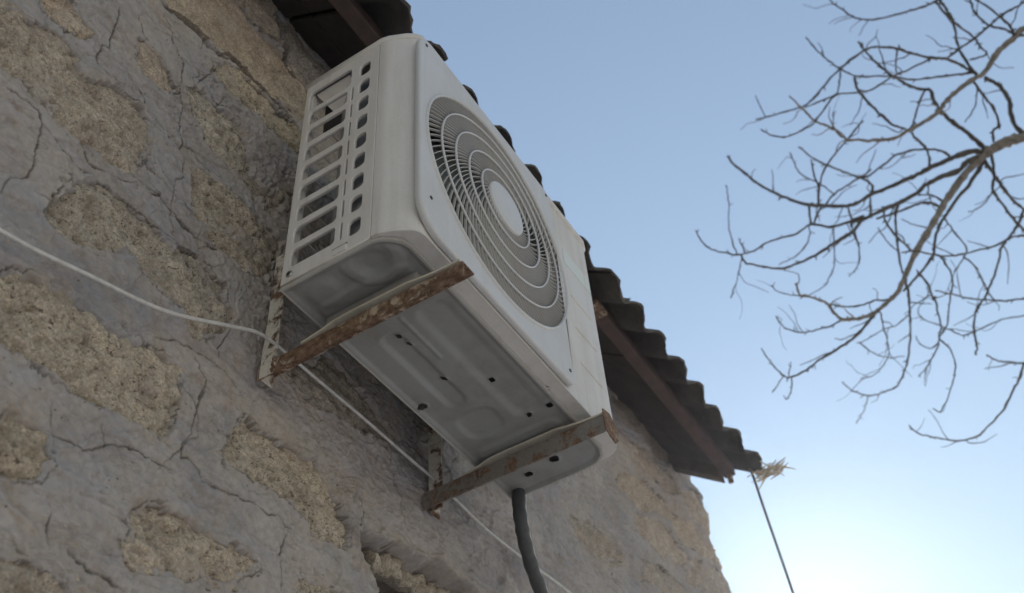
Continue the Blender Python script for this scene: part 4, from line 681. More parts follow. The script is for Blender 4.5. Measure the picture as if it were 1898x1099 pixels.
# corrugated roof, sheet by sheet
roof = empty('roof'); roof.parent = house
PITCH = 0.1305; AMP = 0.018; PH = 0.985
def roof_sheet(x0, x1, y0, y1, lift, tilt, name='roof_sheet', flip=False):
    n = int((x1 - x0) / PITCH * 12)
    rr = random.Random(int(x0 * 1000) + (7 if flip else 0))
    vs = []; fs = []
    ny = 14
    for side in (0, 1):
        for j in range(ny + 1):
            v = j / ny
            for i in range(n + 1):
                x = x0 + (x1 - x0) * i / n
                y = y0 + (y1 - y0) * v
                wv = math.cos(2 * math.pi * (x - PH) / PITCH)
                wv = wv * (1 - 0.12 * wv * wv) * 1.1
                h = AMP * wv + lift - side * 0.0065 + 0.0025 * math.sin(x * 5 + y * 3)
                yy = y + (0.006 * math.sin(x * 9.0 + rr.random() * 0.02) + rr.uniform(-0.0035, 0.0035) + 0.006 * math.sin(x * 31 + 1.3) * math.sin(x * 17) + tilt if j == 0 else 0)
                z = EAVE_Z + (yy - EAVE_Y) * SLOPE
                nyv = -SLOPE / math.hypot(1, SLOPE); nzv = 1 / math.hypot(1, SLOPE)
                Y = yy + h * nyv
                if flip: Y = 2 * RIDGE_Y - Y
                vs.append((x, Y, z + h * nzv))
    W = n + 1; tot = W * (ny + 1)
    for j in range(ny):
        for i in range(n):
            a = j * W + i
            fs.append((a, a + 1, a + W + 1, a + W)); b = a + tot
            fs.append((b, b + W, b + W + 1, b + 1))
    for i in range(n):
        fs.append((i, i + tot, i + 1 + tot, i + 1)); a = ny * W + i
        fs.append((a, a + 1, a + 1 + tot, a + tot))
    for j in range(ny):
        a = j * W; fs.append((a, a + W, a + W + tot, a + tot)); a += n
        fs.append((a, a + tot, a + W + tot, a + W))
    o = mk(name, vs, fs, M['roof'], roof, smooth=True)
    o.data.set_sharp_from_angle(angle=math.radians(35))
    return o
xr = 1.962
k = 0
while xr > -3.4:
    xl = xr - 7.5 * PITCH
    roof_sheet(xl, xr, EAVE_Y, 0.95, 0.0075 * (k % 2), [0.0, 0.010, -0.004, 0.0, -0.010, 0.006][k % 6])
    roof_sheet(xl, xr, 0.80, RIDGE_Y, 0.012 + 0.0075 * (k % 2), 0.0)
    roof_sheet(xl, xr, EAVE_Y, RIDGE_Y, 0.0075 * (k % 2), 0.0, flip=True)
    xr = xl + 0.85 * PITCH
    k += 1

# rusty purlin in two lengths, rafters and bolts under the sheets
def slope_z(y): return EAVE_Z + (y - EAVE_Y) * SLOPE
for x0, x1, dz in ((-3.3, 1.06, 0.0), (1.065, 1.955, 0.004)):
    box('purlin', (x0, -0.188, slope_z(-0.188) - 0.052 - dz), (x1, -0.152, slope_z(-0.188) - 0.012 - dz), M['rustbeam'], roof, 0.003)
box('purlin_bracket', (1.035, -0.196, slope_z(-0.19) - 0.060), (1.095, -0.146, slope_z(-0.19) - 0.046), M['rust'], roof, 0.002)
def rafter(x0, x1, y0, y1, d0, d1, mat, name='rafter'):
    vs = []
    for x in (x0, x1):
        for y in (y0, y1):
            vs += [(x, y, slope_z(y) - d0), (x, y, slope_z(y) - d1)]
    bm = bmesh.new()
    bv = [bm.verts.new(v) for v in vs]
    for f in ((0, 1, 3, 2), (4, 6, 7, 5), (0, 4, 5, 1), (2, 3, 7, 6), (0, 2, 6, 4), (1, 5, 7, 3)):
        bm.faces.new([bv[i] for i in f])
    bmesh.ops.bevel(bm, geom=list(bm.edges), offset=0.003, segments=1, affect='EDGES')
    return bm_obj(name, bm, mat, roof)
rafter(1.905, 1.95, -0.150, 1.9, 0.056, 0.105, M['wood'])
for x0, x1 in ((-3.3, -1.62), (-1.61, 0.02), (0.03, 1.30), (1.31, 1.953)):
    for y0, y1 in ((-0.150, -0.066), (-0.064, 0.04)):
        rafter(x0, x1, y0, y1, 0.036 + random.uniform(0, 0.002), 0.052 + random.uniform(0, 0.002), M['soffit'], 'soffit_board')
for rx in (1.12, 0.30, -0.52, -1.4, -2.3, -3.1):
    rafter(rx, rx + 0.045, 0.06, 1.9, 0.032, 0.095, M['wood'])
tube('bolt', [(1.945, -0.17, 3.60), (1.945, -0.17, 3.565)], 0.009, M['rust'], roof, 8)

# ------------------------------------------------------------------ air conditioner
Z0 = 2.78
YR, YF, W = -0.112, -0.3456, 0.657
ac = empty('air_conditioner', (0.33, -0.23, Z0))
tag(ac, 'cream outdoor air conditioner unit with round fan grille hung high on the stone wall', 'air conditioner')

# side panel with its openings: (u,v) = (y,z)
ol = [[(YR, 2.784), (-0.279, 2.784), (-0.279, 3.324), (YR - 0.004, 3.324), (YR, 3.320)]]
ol.append(rrect(-0.217, -0.121, 3.243, 3.301, 0.010))
PZ = 0.0536
for i in range(8):
    zt = 3.231 - PZ * i
    ol.append(rrect(-0.2105, -0.1265, zt - 0.039, zt, 0.008))
    ol.append(rrect(-0.2245, -0.2205, zt - 0.040, zt + 0.001, 0.0019, 3))
for i in range(9):
    zt = 3.289 - 0.0551 * i
    ol.append(rrect(-0.2595, -0.2370, zt - 0.036, zt, 0.008))
side = plate('side_panel', ol, 0.006, 0.0014, lambda u, v, w_: (0.003 + w_, u, v), M['cream'], ac)
tube('screw', [(-0.002, -0.129, 2.800), (0.002, -0.129, 2.800)], 0.0058, M['screw'], side, 12)
tube('screw', [(-0.0035, -0.129, 2.800), (-0.002, -0.129, 2.800)], 0.0034, M['dark'], side, 6)
# pressed tab on the lower edge
box('tab', (-0.002, -0.236, 2.786), (0.0005, -0.212, 2.798), M['cream'], side, 0.0006)
box('tab_slot', (-0.0007, -0.238, 2.7995), (0.0005, -0.210, 2.8010), M['dark'], side, 0.0)
# carrying handle recess behind the top opening
hv = [(0.010, -0.128, 3.302), (0.010, -0.205, 3.302), (0.042, -0.208, 3.270), (0.042, -0.150, 3.262)]
hm = mk('handle_recess', hv + [(a, b, c + 0.002) for a, b, c in hv], [(0, 1, 2, 3), (7, 6, 5, 4), (0, 4, 5, 1), (1, 5, 6, 2), (2, 6, 7, 3), (3, 7, 4, 0)], M['cream'], side)

mk('recess_shade_plate', [(0.047, -0.118, 3.236), (0.047, -0.226, 3.236), (0.047, -0.226, 3.320), (0.047, -0.118, 3.320), (0.049, -0.118, 3.236), (0.049, -0.226, 3.236), (0.049, -0.226, 3.320), (0.049, -0.118, 3.320)], [(0, 1, 2, 3), (7, 6, 5, 4), (0, 4, 5, 1), (1, 5, 6, 2), (2, 6, 7, 3), (3, 7, 4, 0)], M['dark'], side)  # dark plate added to stand for the shade inside the recess
# front shell: plan line extruded, the fan opening left free behind the fan panel
def arcpts(c, r, a0, a1, n):
    return [(c[0] + r * math.cos(math.radians(a0 + (a1 - a0) * k / n)), c[1] + r * math.sin(math.radians(a0 + (a1 - a0) * k / n))) for k in range(n + 1)]
plan = [(0.0005, -0.2805), (0.0005, -0.290), (0.002, -0.298), (0.006, -0.307), (0.016, -0.325), (0.0225, -0.3355), (0.028, -0.341), (0.034, -0.3445), (0.042, YF), (0.050, YF), (0.450, YF),
        (0.628, YF), (0.636, -0.3445), (0.645, -0.339), (0.653, -0.328), (W, -0.315), (W, -0.28), (W, YR)]
def shell(z0, z1, skip=True):
    bm = bmesh.new()
    bands = [(z0, 2.81), (2.81, 3.30), (3.30, z1)]
    T = 0.0012
    for i in range(len(plan) - 1):
        (xa, ya), (xb, yb) = plan[i], plan[i + 1]
        for bi, (za, zb) in enumerate(bands):
            if skip and i == 9 and bi == 1: continue
            vs_ = [bm.verts.new(v) for v in ((xa, ya, za), (xb, yb, za), (xb, yb, zb), (xa, ya, zb))]
            bm.faces.new(vs_)
    bmesh.ops.remove_doubles(bm, verts=bm.verts, dist=1e-6)
    for f in bm.faces: f.smooth = True
    bmesh.ops.recalc_face_normals(bm, faces=bm.faces)
    bmesh.ops.solidify(bm, geom=list(bm.faces), thickness=T)
    return bm
fr = bm_obj('front_panel', shell(2.782, 3.324), M['cream'], ac, True)
fr.data.set_sharp_from_angle(angle=math.radians(28))
# bottom return of the front shell
inner = [(0.012, -0.283), (0.012, -0.292), (0.014, -0.298), (0.018, -0.305), (0.026, -0.3145), (0.030, -0.317), (0.034, -0.319), (0.040, -0.320), (0.046, -0.320), (0.050, -0.320), (0.450, -0.320),
         (0.620, -0.320), (0.626, -0.319), (0.632, -0.316), (0.638, -0.310), (0.642, -0.300), (0.642, -0.28), (0.642, YR)]
vs_ = []; fs_ = []
for (a, b), (c, d) in zip(plan, inner):
    vs_ += [(a, b, 2.7815), (c, d, 2.7845), (a, b, 2.7835), (c, d, 2.7865)]
for i in range(len(plan) - 1):
    o = i * 4
    fs_ += [(o, o + 1, o + 5, o + 4), (o + 2, o + 6, o + 7, o + 3), (o, o + 4, o + 6, o + 2), (o + 1, o + 3, o + 7, o + 5)]
mk('bottom_return', vs_, fs_, M['cream'], fr)
# pressed grooves on the valve side
for zc in (3.0795, 2.9935, 2.9015):
    xa, xb = (0.529, 0.613)
    V_, F_ = tube_data([(xa, YF - 0.0002, zc), (xa + 0.004, YF - 0.0004, zc), (xb - 0.004, YF - 0.0004, zc), (xb, YF - 0.0002, zc)], [0.0006, 0.0017, 0.0017, 0.0006], 8)
    mk('pressed_rib', V_, F_, M['cream'], fr, True)
box('faded_sticker', (0.522, YF - 0.0006, 3.168), (0.632, YF - 0.0001, 3.212), M['label'], fr, 0.0)
tube('screw', [(0.432, -0.3195, 2.7795), (0.432, -0.3195, 2.7845)], 0.0055, M['screw'], fr, 10)

# raised fan panel with round opening
FC = (0.257, 3.05); FR = 0.226
def outer_fan():
    x0, x1, z0, z1 = 0.014, 0.468, 2.789, 3.318
    out = []
    for cx, cy, a0, r in ((x1, z1, 0, 0.022), (x0, z1, 90, 0.040), (x0, z0, 180, 0.058), (x1, z0, 270, 0.018)):
        sx_ = -1 if cx == x1 else 1; sz_ = -1 if cy == z1 else 1
        for k in range(9):
            a = math.radians(a0 + 90 * k / 8)
            out.append((cx + sx_ * r + r * math.cos(a), cy + sz_ * r + r * math.sin(a)))
    return out
circ = [(FC[0] + FR * math.cos(2 * math.pi * k / 96), FC[1] + FR * math.sin(2 * math.pi * k / 96)) for k in range(96)]
YP = YF - 0.0125
fanp = plate('fan_panel', [outer_fan(), circ], 0.012, 0.0035, lambda u, v, w_: (u, YP + 0.006 + w_, v), M['cream_cool_shade'], ac)
for (x, z) in ((0.034, 3.292), (0.042, 2.862), (0.452, 2.818), (0.452, 3.300)):
    tube('screw_hole', [(x, YP - 0.0012, z), (x, YP + 0.002, z)], 0.0034, M['dark'], fanp, 10)

# grille
grille = empty('fan_grille', (0, 0, 0)); grille.parent = ac
grille.location = Vector((FC[0], YP, FC[1])) - ac.location
def ring_mesh(name, r, y, rad, mat, n=72, k=6):
    vs_ = []; fs_ = []
    for i in range(n):
        a = 2 * math.pi * i / n
        for j in range(k):
            b = 2 * math.pi * j / k
            rr = r + rad * math.cos(b)
            vs_.append((FC[0] + rr * math.cos(a), y + rad * 1.6 * math.sin(b), FC[1] + rr * math.sin(a)))
    for i in range(n):
        for j in range(k):
            fs_.append((i * k + j, i * k + (j + 1) % k, ((i + 1) % n) * k + (j + 1) % k, ((i + 1) % n) * k + j))
    return mk(name, vs_, fs_, mat, grille, True)
def dome(r): return YP - 0.001 - 0.011 * (1 - (r / FR) ** 2)
RR = [FR - 0.001, 0.187, 0.150, 0.113, 0.076]
for i, r in enumerate(RR):
    ring_mesh('grille_ring', r, dome(r) + (0.001 if i else 0.002), 0.0016 if i else 0.003, M['cream_cool_shade'])
def spoke_mesh(r0, r1, n=9):
    vs_ = []; fs_ = []
    for i in range(n):
        t = i / (n - 1); r = r0 + (r1 - r0) * t
        a = 0.84 * math.log(r / 0.1)
        ca, sa = math.cos(a), math.sin(a)
        da = a + math.radians(40)
        cd, sd_ = math.cos(da), math.sin(da)
        y0 = dome(r) - YP + 0.0015
        for (du, dy) in ((-0.0005, 0.0), (0.0005, 0.0), (0.0006, 0.0050), (-0.0006, 0.0050)):
            vs_.append((r * ca - du * sd_, y0 + dy, r * sa + du * cd))
    for i in range(n - 1):
        for j in range(4):
            fs_.append((i * 4 + j, i * 4 + (j + 1) % 4, i * 4 + 4 + (j + 1) % 4, i * 4 + 4 + j))
    me = bpy.data.meshes.new('grille_spoke'); me.from_pydata(vs_, [], fs_); me.materials.append(M['spoke'])
    return me
long_spoke = spoke_mesh(0.050, FR - 0.002, 17); short_spoke = spoke_mesh(0.113, FR - 0.002, 11)
NSP = 46
for i in range(NSP * 2):
    o = bpy.data.objects.new('grille_spoke', long_spoke if i % 2 == 0 else short_spoke)
    o.rotation_euler = (0, -2 * math.pi * i / (NSP * 2), 0)
    COL.objects.link(o); o.parent = grille
# hub disc, gently domed
vs_ = [(FC[0], dome(0) - 0.004, FC[1])]; fs_ = []
prof = [(0.02, -0.0038), (0.038, -0.003), (0.047, -0.002), (0.0515, -0.0005), (0.053, 0.002), (0.053, 0.010)]
n = 64
for r, dy in prof:
    for i in range(n):
        a = 2 * math.pi * i / n
        vs_.append((FC[0] + r * math.cos(a), dome(0.04) + dy - 0.001, FC[1] + r * math.sin(a)))
for i in range(n): fs_.append((0, 1 + i, 1 + (i + 1) % n))
for j in range(len(prof) - 1):
    for i in range(n):
        a = 1 + j * n + i; b = 1 + j * n + (i + 1) % n
        fs_.append((a, a + n, b + n, b))
hub = mk('hub_disc', vs_, fs_, M['cream_cool_shade'], grille, True)
hub.data.set_sharp_from_angle(angle=math.radians(40))

# fan behind the grille
fan = empty('fan', (0, 0, 0)); fan.parent = ac
fan.location = Vector((FC[0], -0.27, FC[1])) - ac.location
tube('fan_hub', [(FC[0], -0.315, FC[1]), (FC[0], -0.30, FC[1]), (FC[0], -0.25, FC[1])], [0.035, 0.045, 0.045], M['fan'], fan, 24)
def blade(a0):
    vs_ = []; fs_ = []
    nr, na = 8, 8
    for i in range(nr + 1):
        r = 0.04 + 0.168 * i / nr
        for j in range(na + 1):
            t = j / na
            a = a0 + (t * 1.25) * (0.75 + 0.25 * i / nr) + 0.25 * i / nr
            y = -0.315 + 0.062 * t + 0.010 * math.sin(math.pi * t)
            vs_.append((FC[0] + r * math.cos(a), y, FC[1] + r * math.sin(a)))
    for i in range(nr):
        for j in range(na):
            a = i * (na + 1) + j
            fs_.append((a, a + 1, a + na + 2, a + na + 1))
    o = mk('fan_blade', vs_, fs_, M['fan'], fan, True)
    md = o.modifiers.new('solid', 'SOLIDIFY'); md.thickness = 0.003
for k in range(3): blade(0.7 + k * 2 * math.pi / 3)
# fan shroud ring and motor mount
vs_ = []; fs_ = []
n = 80
for r, y in ((FR + 0.004, YF + 0.002), (0.218, YF + 0.02), (0.217, -0.265), (0.221, -0.265), (0.222, YF + 0.02), (FR + 0.008, YF + 0.002)):
    for i in range(n):
        a = 2 * math.pi * i / n
        vs_.append((FC[0] + r * math.cos(a), y, FC[1] + r * math.sin(a)))
for j in range(5):
    for i in range(n):
        fs_.append((j * n + i, j * n + (i + 1) % n, (j + 1) * n + (i + 1) % n, (j + 1) * n + i))
mk('fan_shroud', vs_, fs_, M['fan'], ac, True)
box('motor_mount', (0.235, -0.222, 2.80), (0.275, -0.205, 3.31), M['dark'], ac, 0.002)
tube('fan_motor', [(FC[0], -0.25, FC[1]), (FC[0], -0.205, FC[1])], 0.05, M['dark'], ac, 20)
box('partition', (0.482, -0.335, 2.80), (0.485, -0.13, 3.318), M['pan'], ac, 0.0)

# heat exchanger: bent sheet with fins, from the rear round to the left side
cp = [(0.60, -0.130), (0.40, -0.130), (0.20, -0.130), (0.128, -0.134)] + arcpts((0.122, -0.234), 0.10, 90, 172, 10)[1:] + [(0.0205, -0.26), (0.020, -0.29), (0.024, -0.318)]
cp = [tuple(p) for p in catmull([(a, b, 0) for a, b in cp], 3)]
vs_ = []; fs_ = []
for i, (a, b, _) in enumerate(cp):
    vs_ += [(a, b, 2.80), (a, b, 3.29)]
for i in range(len(cp) - 1):
    fs_.append((2 * i, 2 * i + 2, 2 * i + 3, 2 * i + 1))
coil = mk('coil', vs_, fs_, M['coil'], ac, True)
md = coil.modifiers.new('solid', 'SOLIDIFY'); md.thickness = 0.010; md.offset = 0
for k in range(10):
    zc = 2.82 + k * 0.0505
    pts = [(a, b, zc) for a, b, _ in cp[9:]]
    tube('coil_tube', [(a + 0.004, b, z) for a, b, z in pts], 0.0022, M['coil'], coil, 6)
# rear guard wires and posts
for k in range(6):
    z = 2.84 + k * 0.085
    tube('guard_wire', [(0.012, -0.1135, z), (0.62, -0.1135, z)], 0.0009, M['screw'], ac, 6)
box('rear_post', (0.0065, -0.124, 2.786), (0.018, -0.1125, 3.32), M['cream'], ac, 0.0008)
box('rear_plate', (0.46, -0.1165, 2.786), (0.640, -0.1125, 3.32), M['cream'], ac, 0.0008)

# lid
lid = [(-0.0035, YR + 0.003), (-0.0035, -0.284), (0.000, -0.298), (0.014, -0.328), (0.024, -0.342), (0.036, -0.350), (0.63, -0.350), (0.650, -0.343), (0.660, -0.325), (0.6605, YR + 0.003)]
plate('top_cover', [lid], 0.018, 0.005, lambda u, v, w_: (u, v, 3.331 + w_), M['cream'], ac)

# base pan with stamped underside
gx = np.arange(0.0045, 0.6575, 0.0022); gy = np.arange(-0.3195, -0.1120, 0.0022)
Xp, Yp = np.meshgrid(gx, gy)
pan_poly = [(0.004, -0.112), (0.004, -0.281), (0.008, -0.293), (0.018, -0.306), (0.030, -0.316), (0.045, -0.3205), (0.620, -0.3205), (0.640, -0.312), (0.653, -0.295), (0.656, -0.27), (0.656, -0.112)]
psd = poly_sd(Xp, Yp, pan_poly)
def rsd(x0, x1, y0, y1, r):
    cx, cy = (x0 + x1) / 2, (y0 + y1) / 2
    dx = np.abs(Xp - cx) - (x1 - x0) / 2 + r; dy = np.abs(Yp - cy) - (y1 - y0) / 2 + r
    return r - (np.hypot(np.maximum(dx, 0), np.maximum(dy, 0)) + np.minimum(np.maximum(dx, dy), 0))
hp = 0.0055 * sstep(0.005, 0.011, psd)                       # interior pressed up inside the rim
hp -= 0.0045 * sstep(0.0, 0.010, rsd(0.055, 0.125, -0.300, -0.125, 0.02))   # seat of the near foot
hp -= 0.0045 * sstep(0.0, 0.010, rsd(0.495, 0.560, -0.300, -0.125, 0.02))
hp += 0.0075 * sstep(0.0, 0.012, rsd(0.170, 0.385, -0.203, -0.157, 0.020))
hp -= 0.0040 * sstep(0.0, 0.008, rsd(0.150, 0.270, -0.226, -0.214, 0.006))
hp += 0.0060 * sstep(0.0, 0.018, rsd(0.150, 0.475, -0.305, -0.235, 0.03))
hp += 0.0050 * sstep(0.0, 0.014, rsd(0.400, 0.480, -0.225, -0.140, 0.03))
dd = np.abs(np.hypot(Xp - 0.030, Yp + 0.258) - 0.040)
hp -= 0.0060 * (1 - sstep(0.004, 0.016, dd)) * sstep(0.006, 0.02, psd)
hp += 0.0080 * sstep(0.0, 0.020, 0.030 - np.hypot(Xp - 0.040, (Yp + 0.255) * 0.9))
hp -= 0.0060 * sstep(0.0, 0.020, 0.035 - np.hypot((Xp - 0.045) * 0.9, Yp + 0.160)) * sstep(0.004, 0.02, psd)
hp += 0.0014 * fbm(Xp * 14, Yp * 14, 901, 3) * sstep(0.005, 0.02, psd)
holes = [(0.190, -0.192, 0.0042), (0.211, -0.197, 0.003), (0.311, -0.195, 0.0045), (0.345, -0.128, 0.0068), (0.362, -0.256, 0.0042), (0.468, -0.303, 0.0055), (0.471, -0.262, 0.0032), (0.612, -0.175, 0.006), (0.60, -0.235, 0.008)]
keep = psd > -0.001
for hx, hy, hr in holes:
    d = np.hypot(Xp - hx, Yp - hy)
    hp -= 0.002 * np.exp(-((d - hr - 0.002) / 0.0025) ** 2)
    keep &= d > hr
Vp = np.stack([Xp, Yp, 2.7775 + 0.75 * hp], -1)
mq = keep[:-1, :-1] & keep[1:, :-1] & keep[:-1, 1:] & keep[1:, 1:]
pan = grid_mesh('base_pan', Vp, mq, M['pan'], ac)
vs_ = []; fs_ = []
n = len(pan_poly)
cen = (0.33, -0.21)
for i, (x, y) in enumerate(pan_poly):
    ox = x + (0.0008 if x > 0.3 else -0.0008); oy = y - (0.0010 if y < -0.2 else -0.0010)
    ix = x + (-0.0022 if x > 0.3 else 0.0022); iy = y + (0.0028 if y < -0.2 else -0.0028)
    vs_ += [(ox, oy, 2.7765), (ix, iy, 2.7765), (ox, oy, 2.800), (ix, iy, 2.7800)]
for i in range(n):
    a = i * 4; b = ((i + 1) % n) * 4
    fs_ += [(a, b, b + 1, a + 1), (a, a + 2, b + 2, b), (a + 1, b + 1, b + 3, a + 3)]
mk('rim', vs_, fs_, M['rim'], pan)
# feet: flat strips longer than the body, drawn up to the pan at their ends
def foot(xc, wd, dz=0.0):
    prof = [(-0.379, 2.7430), (-0.366, 2.7425), (-0.335, 2.7440), (-0.305, 2.7480), (-0.285, 2.7520), (-0.18, 2.7535), (-0.150, 2.7520), (-0.125, 2.7460), (-0.100, 2.7425), (-0.088, 2.7425)]
    vs_ = []; fs_ = []
    for y, z in prof:
        z = z + dz
        end = max(0, abs(y + 0.2335) - 0.13)
        wv = wd * (1 - 2.2 * end)
        vs_ += [(xc - wv, y, z), (xc + wv, y, z), (xc + wv, y, z + 0.0035), (xc - wv, y, z + 0.0035)]
    for i in range(len(prof) - 1):
        for j in range(4):
            fs_.append((i * 4 + j, i * 4 + (j + 1) % 4, i * 4 + 4 + (j + 1) % 4, i * 4 + 4 + j))
    fs_ += [(3, 2, 1, 0), tuple((len(prof) - 1) * 4 + k for k in range(4))]
    f = mk('mounting_foot', vs_, fs_, M['foot'], ac)
    box('foot_web', (xc - wd * 0.7, -0.300, 2.7545 + dz), (xc + wd * 0.7, -0.130, 2.7785), M['pan'], f, 0.004)
    return f
foot(0.0985, 0.0185)
foot(0.538, 0.021, 0.0155)
# valve cover and pipe stub on the far side
box('valve_cover', (0.6575, -0.275, 2.805), (0.695, -0.170, 2.96), M['cream'], ac, 0.012, 3)
box('valve_lip', (0.6575, -0.262, 2.797), (0.684, -0.185, 2.806), M['pan'], ac, 0.003, 2)

# ------------------------------------------------------------------ brackets
def lbar(name, p0, p1, a, b, t, mat, parent):
    """steel angle from p0 to p1; legs along vectors a and b"""
    p0, p1, a, b = map(Vector, (p0, p1, a, b))
    an, bn = a.normalized(), b.normalized()
    prof = [Vector((0, 0, 0)), a, a + bn * t, an * t + bn * t, b + an * t, b]
    nseg = 14
    vs_ = []; fs_ = []
    rr = random.Random(hash(name) % 99 + int(p0.x * 1000))
    for i in range(nseg + 1):
        c = p0.lerp(p1, i / nseg)
        for k_, v in enumerate(prof):
            j = 0.0006 if 0 < i < nseg else 0
            vs_.append(c + v + Vector((rr.uniform(-j, j), rr.uniform(-j, j), rr.uniform(-j, j))))
    for i in range(nseg):
        for j in range(6):
            fs_.append((i * 6 + j, i * 6 + (j + 1) % 6, i * 6 + 6 + (j + 1) % 6, i * 6 + 6 + j))
    fs_.append((3, 2, 1, 0)); fs_.append((0, 5, 4, 3))
    e = nseg * 6
    fs_.append((e, e + 1, e + 2, e + 3)); fs_.append((e, e + 3, e + 4, e + 5))
    bm = bmesh.new()
    bv = [bm.verts.new(v) for v in vs_]
    for f in fs_: bm.faces.new([bv[i] for i in f])
    return bm_obj(name, bm, mat, parent)

b1 = empty('wall_bracket', (0.086, -0.01, 2.72))
tag(b1, 'rusty angle iron bracket with peeling white upright, under the louvred end of the unit', 'bracket', 'angle iron brackets carrying the unit')
lbar('arm', (0.083, -0.004, 2.7415), (0.083, -0.383, 2.7415), (0, 0, -0.029), (0.030, 0, 0), 0.003, M['rust'], b1)
lbar('upright', (0.0815, -0.010, 2.7130), (0.0815, -0.010, 2.992), (0, -0.028, 0), (0.028, 0, 0), 0.003, M['rustpaint'], b1)
tube('anchor_bolt', [(0.098, 0.02, 2.94), (0.098, -0.016, 2.94)], 0.006, M['rust'], b1, 6)
for yb in (-0.125, -0.345):
    tube('mounting_bolt', [(0.0985, yb, 2.729), (0.0985, yb, 2.765)], 0.004, M['rust'], b1, 8)
    tube('nut', [(0.0985, yb, 2.731), (0.0985, yb, 2.738)], 0.0075, M['rust'], b1, 6)
# weld bead where arm meets upright
tube('weld_bead', [(0.0812, -0.036 + 0.002 * math.sin(k_ * 2.2), 2.7135 + 0.0045 * k_) for k_ in range(7)], [0.0022 + 0.0009 * (k_ % 2) for k_ in range(7)], M['rust'], b1, 7)

b2 = empty('wall_bracket', (0.53, -0.01, 2.72))
tag(b2, 'weathered dark angle iron bracket at the far valve end of the unit', 'bracket', 'angle iron brackets carrying the unit')
lbar('arm', (0.518, -0.004, 2.7570), (0.518, -0.378, 2.7570), (0, 0, -0.035), (0.030, 0, 0), 0.0032, M['weathered'], b2)
lbar('upright', (0.531, -0.010, 2.7230), (0.531, -0.010, 2.992), (0, -0.028, 0), (0.030, 0, 0), 0.003, M['rustpaint'], b2)
bm = bmesh.new()
ep = [(0.512, 2.764), (0.536, 2.768), (0.556, 2.752), (0.558, 2.724), (0.546, 2.710), (0.513, 2.720)]
a = [bm.verts.new((x, -0.3815, z)) for x, z in ep]; b = [bm.verts.new((x, -0.3785, z)) for x, z in ep]
bm.faces.new(a); bm.faces.new(b[::-1])
for i in range(6): bm.faces.new((a[i], b[i], b[(i + 1) % 6], a[(i + 1) % 6]))
bm_obj('end_plate', bm, M['rust'], b2)
tube('anchor_bolt', [(0.548, 0.02, 2.94), (0.548, -0.016, 2.94)], 0.006, M['rust'], b2, 6)
for yb in (-0.125, -0.345):
    tube('mounting_bolt', [(0.538, yb, 2.744), (0.538, yb, 2.778)], 0.004, M['rust'], b2, 8)
    tube('nut', [(0.538, yb, 2.746), (0.538, yb, 2.753)], 0.0075, M['rust'], b2, 6)

# ------------------------------------------------------------------ cables and pipe
pp = catmull([(0.650, -0.140, 2.86), (0.648, -0.133, 2.80), (0.646, -0.130, 2.750), (0.655, -0.127, 2.715), (0.675, -0.120, 2.690), (0.712, -0.110, 2.660), (0.757, -0.10, 2.635), (0.82, -0.085, 2.59), (0.87, -0.075, 2.48), (0.89, -0.07, 2.30), (0.89, -0.07, 1.9), (0.89, -0.07, 0.9), (0.89, -0.06, 0.35)], 9)
rd = [0.0128 + 0.0007 * math.sin(i * 0.9) for i in range(len(pp))]
pipe = tube('pipe_bundle', pp, rd, M['wrap'], None, 12)
tag(pipe, 'dark tape wrapped pipe bundle dropping from the far end of the unit', 'pipe')
tube('signal_wire', [(float(a) + 0.0155, float(b) - 0.004, float(c) + 0.006) for a, b, c in pp[6:]], 0.0028, M['cable'], pipe, 6)

cb = catmull([(-1.6, -0.03, 2.52), (-1.0, -0.03, 2.545), (-0.6, -0.028, 2.572), (-0.371, -0.026, 2.606), (-0.248, -0.026, 2.640), (-0.124, -0.026, 2.679), (-0.007, -0.030, 2.742), (0.045, -0.036, 2.765), (0.108, -0.032, 2.776), (0.20, -0.022, 2.790), (0.332, -0.020, 2.794), (0.44, -0.020, 2.792), (0.543, -0.022, 2.789), (0.62, -0.022, 2.783), (0.705, -0.020, 2.779), (0.824, -0.022, 2.780), (1.019, -0.026, 2.790), (1.3, -0.03, 2.79), (1.7, -0.03, 2.80), (2.2, -0.05, 2.80)], 8)
tag(tube('white_cable', cb, 0.0029, M['cable'], None, 10), 'white cable sagging along the stone wall behind the brackets', 'cable')

wr = catmull([(1.945, -0.235, 3.585), (1.952, -0.240, 3.565), (1.972, -0.240, 3.46), (2.0, -0.240, 3.34), (2.034, -0.240, 3.19), (2.10, -0.245, 2.8), (2.16, -0.25, 2.3), (2.2, -0.26, 1.6), (2.22, -0.28, 0.8), (2.22, -0.30, 0.01)], 6)
tag(tube('drop_wire', wr, 0.0042, M['wire'], None, 8), 'thin dark wire hanging from the far corner of the roof', 'wire')

# dry straw caught at the roof corner
rs = random.Random(3)
V_, F_ = [], []
for i in range(26):
    c = Vector((1.958 + rs.gauss(0, 0.008), -0.285 + rs.uniform(-0.045, 0.03), 3.558 + rs.gauss(0, 0.006)))
    d = Vector((rs.gauss(0.1, 0.35), -1.0, rs.gauss(0.05, 0.22))).normalized() * rs.uniform(0.012, 0.045)
    if i % 12 == 0: d = Vector((rs.gauss(0.2, 0.6), rs.gauss(-0.5, 0.5), rs.gauss(0, 0.8))).normalized() * 0.06
    mid = c + Vector((rs.gauss(0, 0.004), 0, rs.gauss(0, 0.004)))
    v, f = tube_data([c - d, mid, c + d], [0.0012, 0.0042, 0.0010], 5)
    F_ += [tuple(q + len(V_) for q in t) for t in f]; V_ += v
straw = mk('straw_tuft', V_, F_, M['straw'])
tag(straw, 'tuft of dry straw caught at the far roof corner', 'straw')

